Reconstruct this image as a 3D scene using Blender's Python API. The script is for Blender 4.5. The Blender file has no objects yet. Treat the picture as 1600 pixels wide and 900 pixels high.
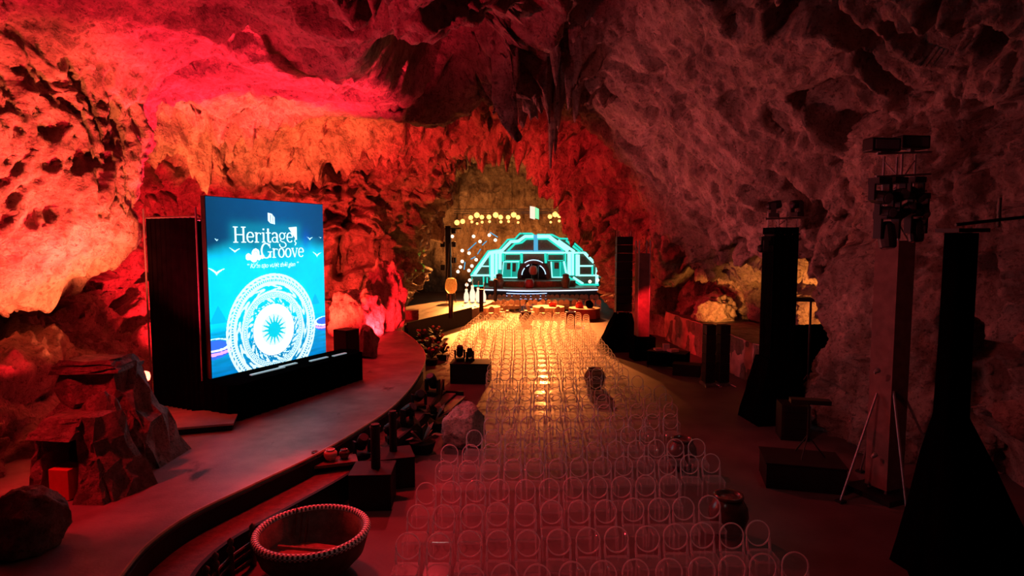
import bpy, bmesh, math, random
import numpy as np
from mathutils import Vector, Matrix

SC = bpy.context.scene
COL = SC.collection
PI = math.pi

# ------------------------------------------------------------------ camera
F_PX = 950.0
CAM_H = 5.6
PITCH = math.atan(74.0 / F_PX)
cam_data = bpy.data.cameras.new('camera')
cam_data.sensor_width = 36.0
cam_data.lens = F_PX / 1600.0 * 36.0
cam_data.clip_end = 300
cam = bpy.data.objects.new('camera', cam_data)
COL.objects.link(cam)
cam.location = (0, 0, CAM_H)
cam.rotation_euler = (PI / 2 - PITCH, 0, 0)
SC.camera = cam

# ------------------------------------------------------------------ world and exposure
world = bpy.data.worlds.new('cave_dark')
world.use_nodes = True
world.node_tree.nodes['Background'].inputs[0].default_value = (0.02, 0.006, 0.006, 1)
world.node_tree.nodes['Background'].inputs[1].default_value = 0.3
SC.world = world
SC.view_settings.view_transform = 'Standard'
SC.view_settings.look = 'None'
SC.view_settings.gamma = 1.0
SC.view_settings.use_curve_mapping = False
SC.view_settings.exposure = 0.0
SC.cycles.transparent_max_bounces = 20
SC.cycles.max_bounces = 6
SC.cycles.diffuse_bounces = 2
SC.cycles.sample_clamp_indirect = 4.0
SC.cycles.caustics_reflective = False
SC.cycles.caustics_refractive = False

# ------------------------------------------------------------------ picture-to-place helpers
_ct, _st = math.cos(PITCH), math.sin(PITCH)
def ray(px, py):
    u = (px - 800.0) / F_PX
    v = (450.0 - py) / F_PX
    return (u, _ct + v * _st, -_st + v * _ct)
def at(px, py, Y):                      # the point at forward distance Y that projects to a pixel
    d = ray(px, py)
    t = Y / d[1]
    return Vector((d[0] * t, Y, CAM_H + d[2] * t))
def gnd(px, py, z=0.0):                 # the point at height z that projects to a pixel
    d = ray(px, py)
    t = (z - CAM_H) / d[2]
    return Vector((d[0] * t, d[1] * t, z))


# ------------------------------------------------------------------ flood lights of the show, plus added fills and glint lights
def lamp(name, kind, loc, color, power, target=None, size=0.4, angle=90, blend=0.6):
    d = bpy.data.lights.new(name, kind)
    d.color = color
    d.energy = power
    if kind == 'SPOT':
        d.spot_size = math.radians(angle)
        d.spot_blend = blend
        d.shadow_soft_size = size
    elif kind == 'POINT':
        d.shadow_soft_size = size
    else:
        d.size = size
    o = bpy.data.objects.new(name, d)
    COL.objects.link(o)
    o.location = loc
    if target is not None:
        o.rotation_euler = (Vector(target) - Vector(loc)).to_track_quat('-Z', 'Y').to_euler()
    o['kind'] = 'helper'
    return o

RED = (1.0, 0.012, 0.02)
HOT = (1.0, 0.095, 0.03)
ROSE = (1.0, 0.02, 0.05)
PINK = (1.0, 0.135, 0.145)
AMBER = (1.0, 0.30, 0.055)
lamp('red_flood', 'SPOT', (-8.4, 15.0, 1.3), (1, .15, .05), 9000, (-12.5, 15.5, 7.0), 0.12, 62, .5)
lamp('red_flood', 'SPOT', (-9.4, 13.4, 1.6), RED, 3500, (-13, 13.5, 8.5), 0.12, 85)
lamp('red_flood', 'SPOT', (-12.2, 22.0, 1.6), (1, .22, .06), 13000, (-11.5, 28, 11), 0.12, 56)
lamp('red_flood', 'SPOT', (-12.0, 22.5, 1.6), RED, 9000, (-13, 32, 5), 0.12, 120)
lamp('red_flood', 'SPOT', (-9.6, 26, 1.4), (1, .055, .025), 6500, (-8.0, 34, 7), 0.12, 85)
lamp('red_flood', 'SPOT', (-10.0, 22.2, 1.2), ROSE, 32000, (-10.3, 21.5, 12), 0.12, 78, .5)
lamp('red_flood', 'SPOT', (-6.2, 28.5, 1.2), RED, 3500, (-8, 35, 6), 0.12, 110)
lamp('red_flood', 'SPOT', (-9.3, 14.2, 1.5), ROSE, 7500, (-8.5, 15, 12), 0.12, 100)
lamp('red_wash', 'SPOT', (-9.6, 9.5, 6.0), RED, 900, (-7.8, 11.3, 1.5), 0.15, 55)
lamp('pink_wash', 'SPOT', (-3.0, 20, 3.0), PINK, 1700, (8.5, 22, 8.0), 0.2, 80)
lamp('pink_wash', 'SPOT', (-2.0, 30, 2.0), PINK, 3300, (6, 21, 10.0), 0.15, 75)
lamp('pink_wash', 'SPOT', (1.0, 9.0, 6.5), PINK, 750, (10, 16, 3.5), 0.2, 65)  # added fill that lifts the rock pillar
lamp('red_wash', 'SPOT', (-4.5, 14, 6), RED, 1500, (-1.8, 10.5, 0), 0.3, 70)
lamp('red_wash', 'SPOT', (-7, 25, 7), RED, 900, (-5, 23.5, 0.9), 0.3, 70)
lamp('chair_fill', 'SPOT', (-3.0, 21, 9), (1, .04, .055), 1900, (1.8, 13, 0), 0.12, 65)  # added light over the chairs so their rims show
lamp('stage_wash', 'SPOT', (-3, 57, 9.3), (1, .235, .045), 78000, (0, 41, 0), 0.3, 34, .6)
lamp('stage_wash', 'SPOT', (3, 57, 9.3), (1, .235, .045), 78000, (2, 40, 0), 0.3, 34, .6)
lamp('stage_back', 'SPOT', (-4, 61.5, 3.5), AMBER, 1900, (-4, 66, 8), 0.2, 140)
lamp('stage_back', 'SPOT', (3, 61.5, 3.5), AMBER, 1500, (3, 66, 8), 0.2, 140)
lamp('amber_uplight', 'SPOT', (-5.2, 46.5, 1.2), AMBER, 1300, (-4.0, 41, 9), 0.2, 110)
lamp('amber_uplight', 'SPOT', (-3.8, 36.0, 1.2), AMBER, 200, (-4.5, 39.5, 9), 0.2, 80)
lamp('alcove_lamp', 'SPOT', (10.9, 22.3, 1.3), AMBER, 2200, (12.4, 25, 3.3), 0.1, 80)
lamp('alcove_lamp', 'SPOT', (9.6, 27.6, 1.9), AMBER, 600, (10.2, 30.5, 2.6), 0.1, 65)
lamp('red_wash', 'SPOT', (5.5, 27, 3.2), RED, 700, (8.9, 30.5, 0.8), 0.2, 75)
lamp('red_wash', 'SPOT', (-5, 30, 5), RED, 4500, (5, 36, 7), 0.3, 80)
lamp('path_wash', 'SPOT', (-3.5, 52, 7.5), AMBER, 22000, (-4.6, 43, 0.9), 0.2, 40, .7)
lamp('green_beam', 'SPOT', (-2.5, 46, 5.5), (.15, 1, .05), 1500, tuple(at(625, 403, 40)), 0.02, 7, .5)
lamp('green_beam', 'SPOT', (-2.5, 46, 5.5), (.15, 1, .05), 1500, tuple(at(668, 415, 40)), 0.02, 6, .5)
lamp('boulder_fill', 'SPOT', (-4.5, 14.5, 5.0), PINK, 350, tuple(gnd(722, 680, .6)), 0.1, 28)  # added light that brightens the pale boulder
lamp('tower_glint_light', 'SPOT', (6.6, 12.6, 6.6), (1, .8, .7), 80, (1.5, 13, .6), 0.03, 80)  # added small white source for glints on the chair rims
lamp('front_glint_light', 'SPOT', (-2.5, 5.0, 9.0), (1, .7, .65), 60, (1.5, 13, .6), 0.03, 80)  # second added glint source, unseen above the viewer


# ------------------------------------------------------------------ helpers
_rng = np.random.RandomState(7)
_perm = _rng.permutation(256)
_perm = np.concatenate([_perm, _perm])
_grad = _rng.normal(size=(256, 3))
_grad /= np.linalg.norm(_grad, axis=1)[:, None]
def perlin(p):
    pi = np.floor(p).astype(np.int64)
    pf = p - pi
    w = pf * pf * pf * (pf * (pf * 6 - 15) + 10)
    pi &= 255
    out = 0
    for i in (0, 1):
        wx = w[:, 0] if i else 1 - w[:, 0]
        for j in (0, 1):
            wy = w[:, 1] if j else 1 - w[:, 1]
            for k in (0, 1):
                wz = w[:, 2] if k else 1 - w[:, 2]
                h = _perm[_perm[_perm[(pi[:, 0] + i) & 255] + ((pi[:, 1] + j) & 255)] + ((pi[:, 2] + k) & 255)]
                g = _grad[h]
                d = g[:, 0] * (pf[:, 0] - i) + g[:, 1] * (pf[:, 1] - j) + g[:, 2] * (pf[:, 2] - k)
                out = out + wx * wy * wz * d
    return out * 1.6
def fbm(p, octs=4, lac=2.03, gain=0.5, mode='n'):
    s = np.zeros(len(p)); a = 1.0; q = p.copy(); tot = 0
    for o in range(octs):
        n = perlin(q)
        if mode == 'r': n = 1 - 2 * np.abs(n)
        elif mode == 'b': n = 2 * np.abs(n) - 0.6
        s += a * n; tot += a
        a *= gain; q = q * lac + 17.3
    return s / tot

class MB:
    """collects shapes into one mesh"""
    def __init__(self): self.v = []; self.f = []
    def add(self, vs, fs):
        n = len(self.v)
        self.v += [tuple(x) for x in vs]
        self.f += [tuple(i + n for i in f) for f in fs]
        return self
    def box(self, c, s, rz=0.0, taper=1.0):
        hx, hy, hz = s[0] / 2, s[1] / 2, s[2] / 2
        vs = []
        for z, t in ((-hz, 1.0), (hz, taper)):
            for x, y in ((-hx, -hy), (hx, -hy), (hx, hy), (-hx, hy)):
                x, y = x * t, y * t
                vs.append((c[0] + x * math.cos(rz) - y * math.sin(rz), c[1] + x * math.sin(rz) + y * math.cos(rz), c[2] + z))
        return self.add(vs, [(3, 2, 1, 0), (4, 5, 6, 7), (0, 1, 5, 4), (1, 2, 6, 5), (2, 3, 7, 6), (3, 0, 4, 7)])
    def tube(self, pts, r, seg=8, closed=False, cap=True):
        pts = [Vector(p) for p in pts]
        n = len(pts)
        rs = r if isinstance(r, (list, tuple)) else [r] * n
        vs = []; up = None
        for i, p in enumerate(pts):
            a = pts[(i - 1) % n] if (closed or i > 0) else p
            b = pts[(i + 1) % n] if (closed or i < n - 1) else p
            t = (b - a).normalized()
            if up is None:
                up = Vector((0, 0, 1)) if abs(t.z) < 0.9 else Vector((1, 0, 0))
            s = t.cross(up)
            if s.length < 1e-6: s = t.cross(Vector((0, 1, 0)))
            s.normalize(); up = s.cross(t).normalized()
            for k in range(seg):
                an = 2 * PI * k / seg
                vs.append(p + (s * math.cos(an) + up * math.sin(an)) * rs[i])
        fs = []
        m = n if closed else n - 1
        for i in range(m):
            for k in range(seg):
                a = i * seg + k; b = i * seg + (k + 1) % seg
                c = ((i + 1) % n) * seg + (k + 1) % seg; d = ((i + 1) % n) * seg + k
                fs.append((a, b, c, d))
        if cap and not closed:
            fs.append(tuple(range(seg - 1, -1, -1)))
            fs.append(tuple((n - 1) * seg + k for k in range(seg)))
        return self.add(vs, fs)
    def lathe(self, prof, c=(0, 0, 0), seg=24, wob=0.0):
        vs = []; n = len(prof)
        for r, z in prof:
            for k in range(seg):
                an = 2 * PI * k / seg
                vs.append((c[0] + r * math.cos(an), c[1] + r * math.sin(an), c[2] + z))
        fs = []
        for i in range(n - 1):
            for k in range(seg):
                fs.append((i * seg + k, i * seg + (k + 1) % seg, (i + 1) * seg + (k + 1) % seg, (i + 1) * seg + k))
        if prof[0][0] > 1e-4: fs.append(tuple(range(seg - 1, -1, -1)))
        if prof[-1][0] > 1e-4: fs.append(tuple((n - 1) * seg + k for k in range(seg)))
        return self.add(vs, fs)
    def prism(self, poly, z0, z1):
        n = len(poly)
        vs = [(p[0], p[1], z0) for p in poly] + [(p[0], p[1], z1) for p in poly]
        fs = [tuple(range(n - 1, -1, -1)), tuple(range(n, 2 * n))]
        for i in range(n):
            j = (i + 1) % n
            fs.append((i, j, n + j, n + i))
        return self.add(vs, fs)
    def slab(self, pts, nrm):           # flat outline in space given a thickness vector
        n = len(pts); nrm = Vector(nrm)
        vs = [Vector(p) for p in pts] + [Vector(p) + nrm for p in pts]
        fs = [tuple(range(n - 1, -1, -1)), tuple(range(n, 2 * n))]
        for i in range(n):
            j = (i + 1) % n
            fs.append((i, j, n + j, n + i))
        return self.add(vs, fs)
    def xform(self, M):
        self.v = [tuple(M @ Vector(p)) for p in self.v]; return self
    def mesh(self, name, m, smooth=False):
        me = bpy.data.meshes.new(name)
        me.from_pydata(self.v, [], self.f)
        bm = bmesh.new(); bm.from_mesh(me)
        bmesh.ops.recalc_face_normals(bm, faces=bm.faces)
        bm.to_mesh(me); bm.free()
        if m: me.materials.append(m)
        if smooth: me.polygons.foreach_set('use_smooth', [True] * len(me.polygons))
        return me
    def build(self, name, m, parent=None, smooth=False, bevel=0.0):
        o = bpy.data.objects.new(name, self.mesh(name, m, smooth))
        COL.objects.link(o)
        if parent: o.parent = parent
        if bevel:
            b = o.modifiers.new('edge', 'BEVEL'); b.width = bevel; b.segments = 2; b.limit_method = 'ANGLE'
        return o

def tag(o, label=None, cat=None, group=None, kind=None):
    if label: o['label'] = label
    if cat: o['category'] = cat
    if group: o['group'] = group
    if kind: o['kind'] = kind
    return o
def thing(name, label, cat, loc=(0, 0, 0), rz=0.0, group=None):
    o = bpy.data.objects.new(name, None)
    o.empty_display_size = 0.2
    COL.objects.link(o)
    o.location = loc; o.rotation_euler = (0, 0, rz)
    return tag(o, label, cat, group)
def copy_tree(o, parent=None):
    c = o.copy(); COL.objects.link(c); c.parent = parent
    for ch in list(o.children): copy_tree(ch, c)
    return c
def grid_obj(name, P, m, parent=None, smooth=True, wrap=False):
    """P: (nv, nu, 3) array -> one mesh"""
    nv, nu = P.shape[:2]
    me = bpy.data.meshes.new(name)
    idx = np.arange(nv * nu).reshape(nv, nu)
    if wrap: idx = np.concatenate([idx, idx[:, :1]], 1)
    q = np.stack([idx[:-1, :-1], idx[:-1, 1:], idx[1:, 1:], idx[1:, :-1]], -1).reshape(-1, 4)
    me.vertices.add(nv * nu); me.vertices.foreach_set('co', P.reshape(-1).astype(np.float32))
    me.loops.add(q.size); me.loops.foreach_set('vertex_index', q.reshape(-1).astype(np.int32))
    me.polygons.add(len(q))
    me.polygons.foreach_set('loop_start', np.arange(0, q.size, 4, dtype=np.int32))
    me.polygons.foreach_set('use_smooth', np.full(len(q), smooth))
    me.update(calc_edges=True); me.validate()
    me.materials.append(m)
    o = bpy.data.objects.new(name, me); COL.objects.link(o)
    if parent: o.parent = parent
    return o

# ------------------------------------------------------------------ materials
def new_mat(name):
    m = bpy.data.materials.new(name); m.use_nodes = True
    nt = m.node_tree
    return m, nt, nt.nodes['Principled BSDF']
def plain(name, col, rough=0.6, metal=0.0, var=0.0, scale=6.0, bump=0.0, bscale=30.0, emit=None, es=0.0, spec=0.5):
    m, nt, b = new_mat(name)
    b.inputs['Base Color'].default_value = (*col, 1)
    b.inputs['Roughness'].default_value = rough
    b.inputs['Metallic'].default_value = metal
    b.inputs['Specular IOR Level'].default_value = spec
    tc = nt.nodes.new('ShaderNodeTexCoord')
    if var:
        n = nt.nodes.new('ShaderNodeTexNoise'); n.inputs['Scale'].default_value = scale; n.inputs['Detail'].default_value = 5
        nt.links.new(tc.outputs['Object'], n.inputs['Vector'])
        r = nt.nodes.new('ShaderNodeValToRGB')
        r.color_ramp.elements[0].position = 0.3; r.color_ramp.elements[1].position = 0.7
        r.color_ramp.elements[0].color = (*[c * (1 - var) for c in col], 1)
        r.color_ramp.elements[1].color = (*[min(1, c * (1 + var)) for c in col], 1)
        nt.links.new(n.outputs['Fac'], r.inputs['Fac'])
        nt.links.new(r.outputs['Color'], b.inputs['Base Color'])
    if bump:
        n = nt.nodes.new('ShaderNodeTexNoise'); n.inputs['Scale'].default_value = bscale; n.inputs['Detail'].default_value = 6
        nt.links.new(tc.outputs['Object'], n.inputs['Vector'])
        bp = nt.nodes.new('ShaderNodeBump'); bp.inputs['Strength'].default_value = bump; bp.inputs['Distance'].default_value = 0.03
        nt.links.new(n.outputs['Fac'], bp.inputs['Height']); nt.links.new(bp.outputs['Normal'], b.inputs['Normal'])
    if emit:
        b.inputs['Emission Color'].default_value = (*emit, 1)
        b.inputs['Emission Strength'].default_value = es
    return m
def rock_mat(name, pale, dark, s=1.0, wet=0.6):
    m, nt, b = new_mat(name)
    L = nt.links.new
    geo = nt.nodes.new('ShaderNodeNewGeometry')
    def noise(scale, det=6, rough=0.6, vec=None, dist=0.0):
        n = nt.nodes.new('ShaderNodeTexNoise')
        n.inputs['Scale'].default_value = scale * s; n.inputs['Detail'].default_value = det
        n.inputs['Roughness'].default_value = rough; n.inputs['Distortion'].default_value = dist
        L(vec or geo.outputs['Position'], n.inputs['Vector']); return n.outputs['Fac']
    def ramp(f, a, bb, ca, cb):
        r = nt.nodes.new('ShaderNodeValToRGB')
        r.color_ramp.elements[0].position = a; r.color_ramp.elements[1].position = bb
        r.color_ramp.elements[0].color = (*ca, 1); r.color_ramp.elements[1].color = (*cb, 1)
        L(f, r.inputs['Fac']); return r.outputs['Color']
    def mul(x, y, fac=1.0):
        k = nt.nodes.new('ShaderNodeMix'); k.data_type = 'RGBA'; k.blend_type = 'MULTIPLY'
        k.inputs['Factor'].default_value = fac
        L(x, k.inputs['A']); L(y, k.inputs['B']); return k.outputs['Result']
    mp = nt.nodes.new('ShaderNodeMapping'); mp.inputs['Scale'].default_value = (1, 1, 0.3)
    L(geo.outputs['Position'], mp.inputs['Vector'])
    base = ramp(noise(0.5, 9, 0.7), 0.36, 0.6, dark, pale)
    streak = ramp(noise(2.6, 7, 0.65, mp.outputs['Vector']), 0.36, 0.56, (0.45, 0.4, 0.38), (1, 1, 1))
    speck = ramp(noise(9.0, 6, 0.75), 0.38, 0.47, (0.25, 0.22, 0.2), (1, 1, 1))
    pits = ramp(noise(3.2, 4, 0.6), 0.30, 0.36, (0.2, 0.18, 0.17), (1, 1, 1))
    col = mul(mul(mul(base, streak, 0.7), speck, 0.7), pits, 0.8)
    L(col, b.inputs['Base Color'])
    b.inputs['Roughness'].default_value = wet
    b.inputs['Specular IOR Level'].default_value = 0.25
    v = nt.nodes.new('ShaderNodeTexVoronoi'); v.inputs['Scale'].default_value = 2.6 * s
    wv = nt.nodes.new('ShaderNodeMix'); wv.data_type = 'VECTOR'; wv.inputs['Factor'].default_value = 0.12
    nn = nt.nodes.new('ShaderNodeTexNoise'); nn.inputs['Scale'].default_value = 1.5 * s; nn.inputs['Detail'].default_value = 4
    L(geo.outputs['Position'], nn.inputs['Vector'])
    L(geo.outputs['Position'], wv.inputs['A']); L(nn.outputs['Color'], wv.inputs['B'])
    L(wv.outputs['Result'], v.inputs['Vector'])
    h1 = noise(1.6, 11, 0.68)
    h2 = noise(11.0, 7, 0.75)
    a1 = nt.nodes.new('ShaderNodeMath'); a1.operation = 'MULTIPLY_ADD'; a1.inputs[1].default_value = 0.35
    L(h2, a1.inputs[0]); L(h1, a1.inputs[2])
    a2 = nt.nodes.new('ShaderNodeMath'); a2.operation = 'MULTIPLY_ADD'; a2.inputs[1].default_value = 0.5
    L(v.outputs['Distance'], a2.inputs[0]); L(a1.outputs[0], a2.inputs[2])
    bp = nt.nodes.new('ShaderNodeBump'); bp.inputs['Strength'].default_value = 1.0; bp.inputs['Distance'].default_value = 0.36 / s
    L(a2.outputs[0], bp.inputs['Height']); L(bp.outputs['Normal'], b.inputs['Normal'])
    return m
def emis(name, col, s):
    m, nt, b = new_mat(name)
    b.inputs['Base Color'].default_value = (*[c * 0.3 for c in col], 1)
    b.inputs['Emission Color'].default_value = (*col, 1)
    b.inputs['Emission Strength'].default_value = s
    return m
def clear(name, opac, rough=0.12, tint=(0.95, 0.93, 0.93), scat=0.4):
    """clear plastic: most light passes straight through, the rest glints and scatters a little"""
    m, nt, b = new_mat(name)
    L = nt.links.new
    b.inputs['Base Color'].default_value = (*tint, 1)
    b.inputs['Roughness'].default_value = rough
    gl = nt.nodes.new('ShaderNodeBsdfGlossy'); gl.inputs['Color'].default_value = (1, 1, 1, 1); gl.inputs['Roughness'].default_value = rough
    tr = nt.nodes.new('ShaderNodeBsdfTransparent')
    tl = nt.nodes.new('ShaderNodeBsdfTranslucent'); tl.inputs['Color'].default_value = (*tint, 1)
    m1 = nt.nodes.new('ShaderNodeMixShader'); m1.inputs[0].default_value = 0.45
    m3 = nt.nodes.new('ShaderNodeMixShader'); m3.inputs[0].default_value = scat
    m2 = nt.nodes.new('ShaderNodeMixShader'); m2.inputs[0].default_value = opac
    L(b.outputs[0], m1.inputs[1]); L(tl.outputs[0], m1.inputs[2])
    L(gl.outputs[0], m3.inputs[1]); L(m1.outputs[0], m3.inputs[2])
    L(tr.outputs[0], m2.inputs[1]); L(m3.outputs[0], m2.inputs[2])
    L(m2.outputs[0], nt.nodes['Material Output'].inputs[0])
    return m

M_ROCK = rock_mat('limestone', (0.62, 0.5, 0.42), (0.3, 0.23, 0.19))
M_ROCK_DARK = rock_mat('limestone_dark', (0.42, 0.34, 0.3), (0.16, 0.12, 0.1))
M_PROPROCK = rock_mat('painted_rock', (0.5, 0.4, 0.34), (0.2, 0.15, 0.12), 2.2)
M_PALEROCK = rock_mat('pale_boulder', (0.8, 0.66, 0.62), (0.42, 0.33, 0.3), 2.0)
M_BLACK = plain('black_cloth', (0.002, 0.002, 0.0022), 0.9, var=0.3, scale=3, spec=0.0)
M_BLACKM = plain('black_metal', (0.006, 0.006, 0.007), 0.5, var=0.2, spec=0.3)
M_BLACKW = plain('black_paint', (0.008, 0.007, 0.007), 0.6, var=0.3, scale=4, spec=0.2)
M_ALU = plain('aluminium', (0.45, 0.45, 0.46), 0.35, 0.9, var=0.1)
M_STEEL = plain('dull_steel', (0.2, 0.19, 0.19), 0.45, 0.7, var=0.2)
M_WOOD = plain('dark_wood', (0.10, 0.05, 0.035), 0.55, var=0.4, scale=8, bump=0.3, bscale=25)
M_WOODR = plain('red_brown_wood', (0.3, 0.12, 0.08), 0.5, var=0.35, scale=9, bump=0.3, bscale=20)
M_LENS = plain('lamp_glass', (0.06, 0.06, 0.075), 0.08, var=0.1)

# ------------------------------------------------------------------ the cave shell
SEC = [
 (-10, [(-9,-.6),(-9.5,1.5),(-10,3),(-10,5),(-9,8),(-7,10),(-4,11),(0,11.5),(3,11),(5.5,10),(7.5,8),(8,5),(8,2.5),(8,-.6)]),
 (4,   [(-11,.2),(-12,2),(-13.5,3.5),(-13.4,5.5),(-12.6,9),(-9.5,11.5),(-5,12.6),(-1,12),(2,13.4),(5,12.8),(8.4,9.8),(9,6),(9.2,3),(9,-.6)]),
 (11,  [(-9.8,.3),(-11.5,2.0),(-14,3.0),(-13.2,4.7),(-12.4,7.5),(-11,10.5),(-7,12),(-2,11.2),(1.8,13.8),(5.4,13),(10,10.4),(11,6.5),(11,3),(11,-.6)]),
 (15,  [(-10,.3),(-12,2.2),(-14.8,3.4),(-12.2,5.0),(-11.0,7),(-10.8,10),(-7.5,11.7),(-2,10.6),(1.8,13.8),(5.4,12.9),(10,10.2),(12,7),(12.3,3.5),(12.3,-.6)]),
 (17.5,[(-10.2,.3),(-12.8,2.1),(-15.5,3.4),(-12.2,5.2),(-10.9,7),(-10.7,9.8),(-8,11.4),(-2,10.5),(1.8,13.8),(5,12.6),(9.3,9.8),(12.3,7),(13.5,4),(13.6,-.6)]),
 (20,  [(-10.5,.3),(-13.5,1.8),(-16.5,3),(-15,5),(-13.6,7.5),(-13,9.8),(-9,11.3),(-2,10.8),(1.8,13.8),(4.5,12.3),(8.4,9),(12,5.8),(14.6,3.8),(14.8,-.6)]),
 (24,  [(-12,.3),(-15,1.4),(-17.5,3),(-17.7,5),(-17,7.5),(-15,10.2),(-10,11.3),(-2,11.2),(1.5,13.8),(4,12.3),(7.6,8.5),(10.8,5),(14,3.6),(13.8,-.6)]),
 (29,  [(-13,.3),(-15.5,1.4),(-17.5,3),(-17.5,5),(-16.5,7.5),(-14.5,10.3),(-9,11.6),(-3,11.8),(0.5,13.6),(3.5,12.1),(6.6,8.2),(9.2,4.5),(12,3.2),(12,-.6)]),
 (32.5,[(-11.5,.3),(-12.6,1.4),(-14,3),(-14.5,5),(-14,7.4),(-12.5,9.4),(-8,11),(-3,12),(0,13),(3,11.6),(5.8,8.1),(8,4.6),(10.4,3),(10.4,-.6)]),
 (35,  [(-8.3,.3),(-8.6,1.4),(-9,3),(-9.2,5),(-9,7.2),(-8.4,9.2),(-6,10.8),(-2.6,11.9),(0,12.2),(2.6,10.8),(5,7.8),(7.2,4.6),(8.6,3),(8.8,-.6)]),
 (39,  [(-7.6,.3),(-7.5,1.4),(-7.0,3),(-6.5,5),(-5.8,7.5),(-4.8,9.8),(-3.4,11.7),(-1.5,12.7),(1,11.8),(2.5,9.7),(4.2,7.2),(6.1,4.4),(7,2.5),(7.1,-.6)]),
 (45,  [(-8.4,.3),(-8.0,1.4),(-7.4,3),(-7.0,5),(-6.4,7.5),(-5.4,10.6),(-4,13),(-1,14),(2,12.6),(3.8,10.3),(5.6,7.8),(7,5),(7.5,2.5),(7.6,-.6)]),
 (55,  [(-11,.3),(-11.3,1.4),(-11.5,3),(-11.5,5),(-11,8),(-9,12),(-5,15),(-1,15.5),(3,14),(6,11.5),(8.2,8.5),(9.4,5.5),(9.8,2.5),(9.8,-.6)]),
 (68,  [(-11,.3),(-11.3,1.4),(-11.5,3),(-11.5,5),(-11,7.5),(-9,11),(-5,13.5),(-1,14),(3,12.5),(6,10),(8.5,7.5),(9.5,5.5),(9.8,2.5),(9.8,-.6)]),
]
def hermite(xk, Pk, x):
    xk = np.asarray(xk, float); n = len(xk)
    m = np.zeros_like(Pk)
    dx = np.diff(xk); sl = np.diff(Pk, axis=0) / dx.reshape(-1, *([1] * (Pk.ndim - 1)))
    m[1:-1] = 0.5 * (sl[1:] + sl[:-1]); m[0] = sl[0]; m[-1] = sl[-1]
    m[1:-1] = np.where(sl[1:] * sl[:-1] <= 0, 0.35 * m[1:-1], m[1:-1])
    i = np.clip(np.searchsorted(xk, x, 'right') - 1, 0, n - 2)
    sh = (-1,) + (1,) * (Pk.ndim - 1)
    h = dx[i].reshape(sh); t = ((x - xk[i]) / dx[i]).reshape(sh)
    return ((2*t**3 - 3*t**2 + 1) * Pk[i] + (t**3 - 2*t**2 + t) * h * m[i] + (-2*t**3 + 3*t**2) * Pk[i+1] + (t**3 - t**2) * h * m[i+1])
YK = [s[0] for s in SEC]
PK = np.array([s[1] for s in SEC], float)                 # sections, points, (x, z)
NU = 620
ys = np.concatenate([np.linspace(-10, 7, 40, endpoint=False), np.linspace(7, 36, 430, endpoint=False), np.linspace(36, 68, 200)])
A = hermite(YK, PK, ys)                                   # (nv, 14, 2)
uu = np.linspace(0, 13, NU)
B = hermite(np.arange(14), A.transpose(1, 0, 2), uu).transpose(1, 0, 2)
P = np.stack([B[..., 0], np.repeat(ys[:, None], NU, 1), B[..., 1]], -1)
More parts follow.
